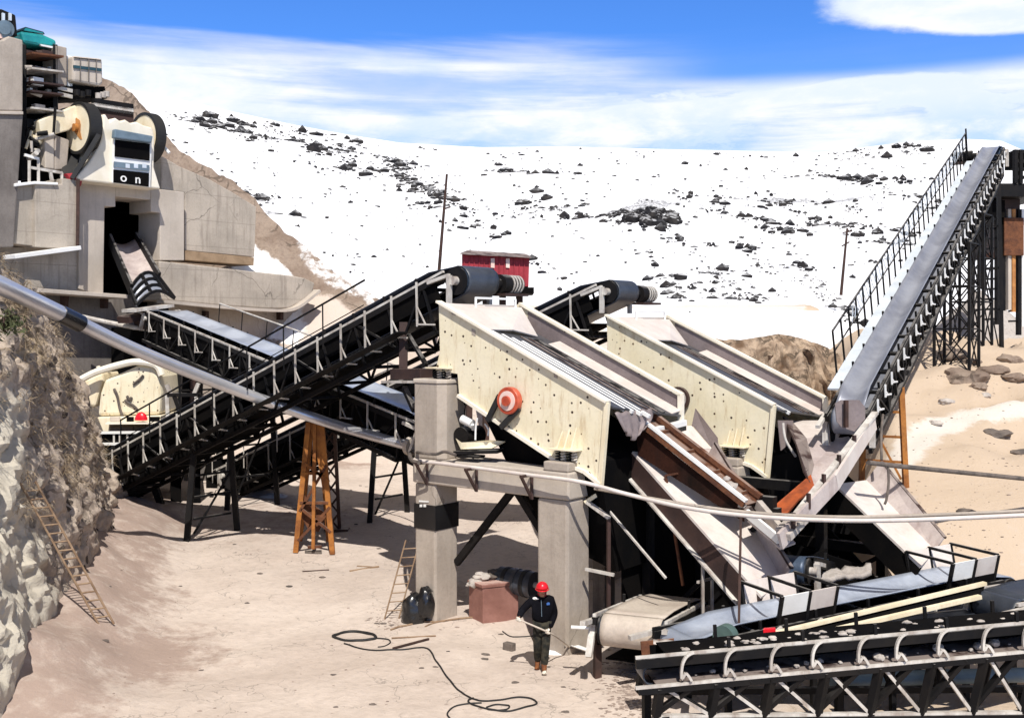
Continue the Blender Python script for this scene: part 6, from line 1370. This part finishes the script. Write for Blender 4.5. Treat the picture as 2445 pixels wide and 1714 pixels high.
rh = W(-.46, -.26, 1.06); lh = W(.11, -.20, .80)            # gloved hands: high on the shaft end, low on the shaft
J = dict(pel=W(0, 0, .94), waist=W(0, -.02, 1.08), chest=W(.0, -.07, 1.28), neck=W(.0, -.11, 1.46), hd0=W(.0, -.14, 1.53), hd1=W(.0, -.17, 1.60), hd2=W(.0, -.17, 1.70),
         shr=W(-.19, -.08, 1.40), elr=W(-.40, -.02, 1.17), wrr=W(-.45, -.20, 1.09), shl=W(.19, -.09, 1.39), ell=W(.25, -.02, 1.10), wll=W(.14, -.15, .86),
         hr=W(-.09, 0, .90), kr=W(-.09, -.05, .50), ar=W(-.08, .17, .12), hl=W(.09, 0, .90), kl=W(.07, -.12, .50), al=W(.04, -.10, .10))
jn = list(J); ix = {n: i for i, n in enumerate(jn)}
def E(*ch): return [(ix[a], ix[b]) for a, b in zip(ch, ch[1:])]
ed = E('pel', 'waist', 'chest', 'neck', 'hd0', 'hd1', 'hd2') + E('chest', 'shr', 'elr', 'wrr') + E('chest', 'shl', 'ell', 'wll') + E('pel', 'hr', 'kr', 'ar') + E('pel', 'hl', 'kl', 'al')
rad = dict(pel=(.13, .10), waist=(.13, .095), chest=(.15, .105), neck=.055, hd0=.065, hd1=(.075, .095), hd2=(.07, .085), shr=.065, elr=.045, wrr=.032, shl=.065, ell=.045, wll=.032, hr=.085, kr=.055, ar=.04, hl=.085, kl=.055, al=.04)
body = skin('body', [(J[n], rad[n]) for n in jn], ed, 'skin', wk)
def sub_(names, scale, mt, nm, extra={}):
    idx = {n: i for i, n in enumerate(names)}; e2 = [(idx[jn[a]], idx[jn[b]]) for a, b in ed if jn[a] in idx and jn[b] in idx]
    nodes = []
    for n in names:
        r = extra.get(n, rad[n]); r = tuple(x * scale for x in r) if isinstance(r, tuple) else r * scale; nodes.append((J[n], r))
    return skin(nm, nodes, e2, mt, wk)
sub_(['chest', 'pel', 'waist', 'neck', 'shr', 'elr', 'wrr', 'shl', 'ell', 'wll'], 1.38, 'jacket', 'jacket', dict(pel=(.165, .125), waist=(.155, .115), neck=.062, elr=.055, wrr=.045, ell=.055, wll=.045, shr=.072, shl=.072))
sub_(['pel', 'hr', 'kr', 'ar', 'hl', 'kl', 'al'], 1.32, 'camo', 'trousers', dict(kr=.068, kl=.068, ar=.06, al=.06))
# face
fc = W(0, -.265, 1.615); 
for sx_ in (-1, 1):
    m = MB(); m.cyl(W(sx_ * .032, -.255, 1.615), W(sx_ * .032, -.268, 1.612), .012, 10); m.build('eye', 'bag_black', wk)
    m = MB().rock(W(sx_ * .083, -.17, 1.60), .03, 3, 1.2, 2, (.4, .7, 1)); m.build('ear', 'skin', wk, smooth=True)
m = MB(); m.add([W(-.013, -.26, 1.60), W(.013, -.26, 1.60), W(0, -.285, 1.575), W(0, -.262, 1.625)], [(0, 1, 2), (1, 3, 2), (3, 0, 2)]); m.build('nose', 'skin', wk)
m = MB(); m.bar(W(-.025, -.262, 1.545), W(.025, -.262, 1.545), .008, .008); m.build('mouth', 'red_paint', wk)
# helmet: shell, brim, chin strap
hc = W(.0, -.165, 1.645); m = MB(); tiltv = V((.02, -.06, 0))
rws = [[hc + V((.122 * math.cos(a) * math.cos(b), .148 * math.sin(a) * math.cos(b), .135 * math.sin(b))) + V((0, -.03 * math.sin(b), 0)) for a in [2 * math.pi * j / 28 for j in range(29)]] for b in [math.pi / 2 * i / 9 for i in range(10)]]
m.grid(rws); hm = m.build('helmet', 'red_plastic', wk, smooth=True, solid=.006)
m = MB(); m.grid([[hc + V((.122 * s * math.cos(a), (.147 + (.05 if math.sin(a) < 0 else .0) * (s - 1) * 8 * abs(math.sin(a))) * s * math.sin(a), -.012 - .03 * (s - 1))) for a in [2 * math.pi * j / 28 for j in range(29)]] for s in (1.0, 1.06, 1.13)]); m.build('brim', 'red_plastic', hm, smooth=True, solid=.006)
m = MB(); m.grid([[hc + V((.082 * math.cos(a), .07 * math.sin(a) + .075, -.04 - .10 * i)) * 1 + V((0, 0, 0)) for a in [2 * math.pi * j / 20 for j in range(21)]] for i in (0, .5, 1, 1.25)]); m.build('hood', 'red_paint', wk, smooth=True, solid=.01)
m = MB(); m.plate([W(.085, -.212, 1.33), W(.145, -.200, 1.33), W(.145, -.205, 1.375), W(.115, -.212, 1.385), W(.085, -.216, 1.37)], .006); m.build('badge', 'blue_badge', wk)
m = MB(); m.tube([W(-.02, -.20, 1.43), W(-.015, -.215, 1.3), W(-.01, -.19, 1.1)], .006, 6); m.build('zip', 'slate_blue', wk)
m = MB().rock(W(-.12, -.16, 1.45), .045, 4, .6, 2, (1.5, 1, 1)); m.build('collar_lining', 'white_paint', wk, smooth=True)
for nm, a, toe in (('r', J['ar'], V((-.02, -.16, -.05))), ('l', J['al'], V((.0, -.17, -.05)))):
    heel = V((a.x, a.y + .04, gz(a.x, a.y) + .045)); t0 = V((a.x + toe.x, a.y + toe.y, gz(a.x, a.y) + .04))
    b_ = skin('boot', [(a + V((0, 0, .17)), .064), (a + V((0, .01, .04)), .058), (heel, .05), (heel.lerp(t0, .55), .048), (t0, .043)], [(0, 1), (1, 2), (1, 3), (3, 4)], 'boot', wk, 2, 1)
    m = MB().rock(t0 + V((0, -.01, 0)), .05, 7, .8, 2, (.95, 1.1, 1)); m.build('toe_cap', 'glove' if nm == 'l' else 'boot', b_, smooth=True)
# shovel
shd = (lh - rh).normalized(); s_a = rh - shd * .03; 
bladeg = G(1372, 1563); s_b = V((bladeg.x - .1, bladeg.y, bladeg.z + .16))
sv = thing('shovel', 'long handled shovel with a pale blade held slanting down by the worker', 'shovel', bladeg)
shaft = spline([s_a, rh, lh, lh.lerp(s_b, .5) + V((0, 0, .02)), s_b], 6); m = MB(); m.tube(shaft, .017, 10); m.build('handle', 'belt_dusty', sv, smooth=True)
dr = V((1, .25, -.12)).normalized(); sdv = dr.cross(Z).normalized(); m = MB()
rws = [[s_b + dr * (.48 * i / 7) + sdv * (w_ * (.12 + .06 * min(1, i / 2) - (.10 if i == 7 else .03 if i == 6 else 0))) + Z * (-.10 * i / 7 + .045 * w_ * w_ + .03 * (1 - i / 7)) for w_ in [-1 + j / 4 for j in range(9)]] for i in range(8)]
m.grid(rws); m.build('blade', 'white_paint', sv, smooth=True, solid=.006); m = MB(); m.cyl(s_b - dr * .12, s_b + dr * .08, .024, 10); m.build('socket', 'stone_dark', sv)
# gloved hands closed round the shaft, five separate fingers each
def hand(c, wrist, axis, nm):
    axis = axis.normalized(); pd = (c - wrist); pd = (pd - axis * pd.dot(axis)).normalized(); out = axis.cross(pd).normalized()
    palm = skin('glove', [(wrist, .036), (c - pd * .045 + out * .022, (.045, .030)), (c - pd * .01 + out * .034, (.046, .022))], [(0, 1), (1, 2)], 'glove', wk, 2)
    for k, (ln, off_) in enumerate(((.95, -.036), (1.05, -.012), (1.0, .012), (.82, .034))):
        b0 = c + axis * off_ + out * .032 - pd * .005; pts = [b0, b0 + pd * .030 * ln - out * .004, b0 + pd * .036 * ln - out * .036 * ln, b0 + pd * .006 - out * .060 * ln]
        skin('finger', [(p, r) for p, r in zip(pts, (.0125, .012, .011, .0095))], [(0, 1), (1, 2), (2, 3)], 'glove', palm, 1)
    t0 = c - axis * .04 + out * .015 - pd * .035; pts = [t0, t0 - axis * .012 - out * .028 + pd * .01, t0 + axis * .01 - out * .055 + pd * .03]
    skin('thumb', [(p, r) for p, r in zip(pts, (.015, .013, .011))], [(0, 1), (1, 2)], 'glove', palm, 1)
hand(rh, J['wrr'], shd, 'r'); hand(lh, J['wll'], shd, 'l')
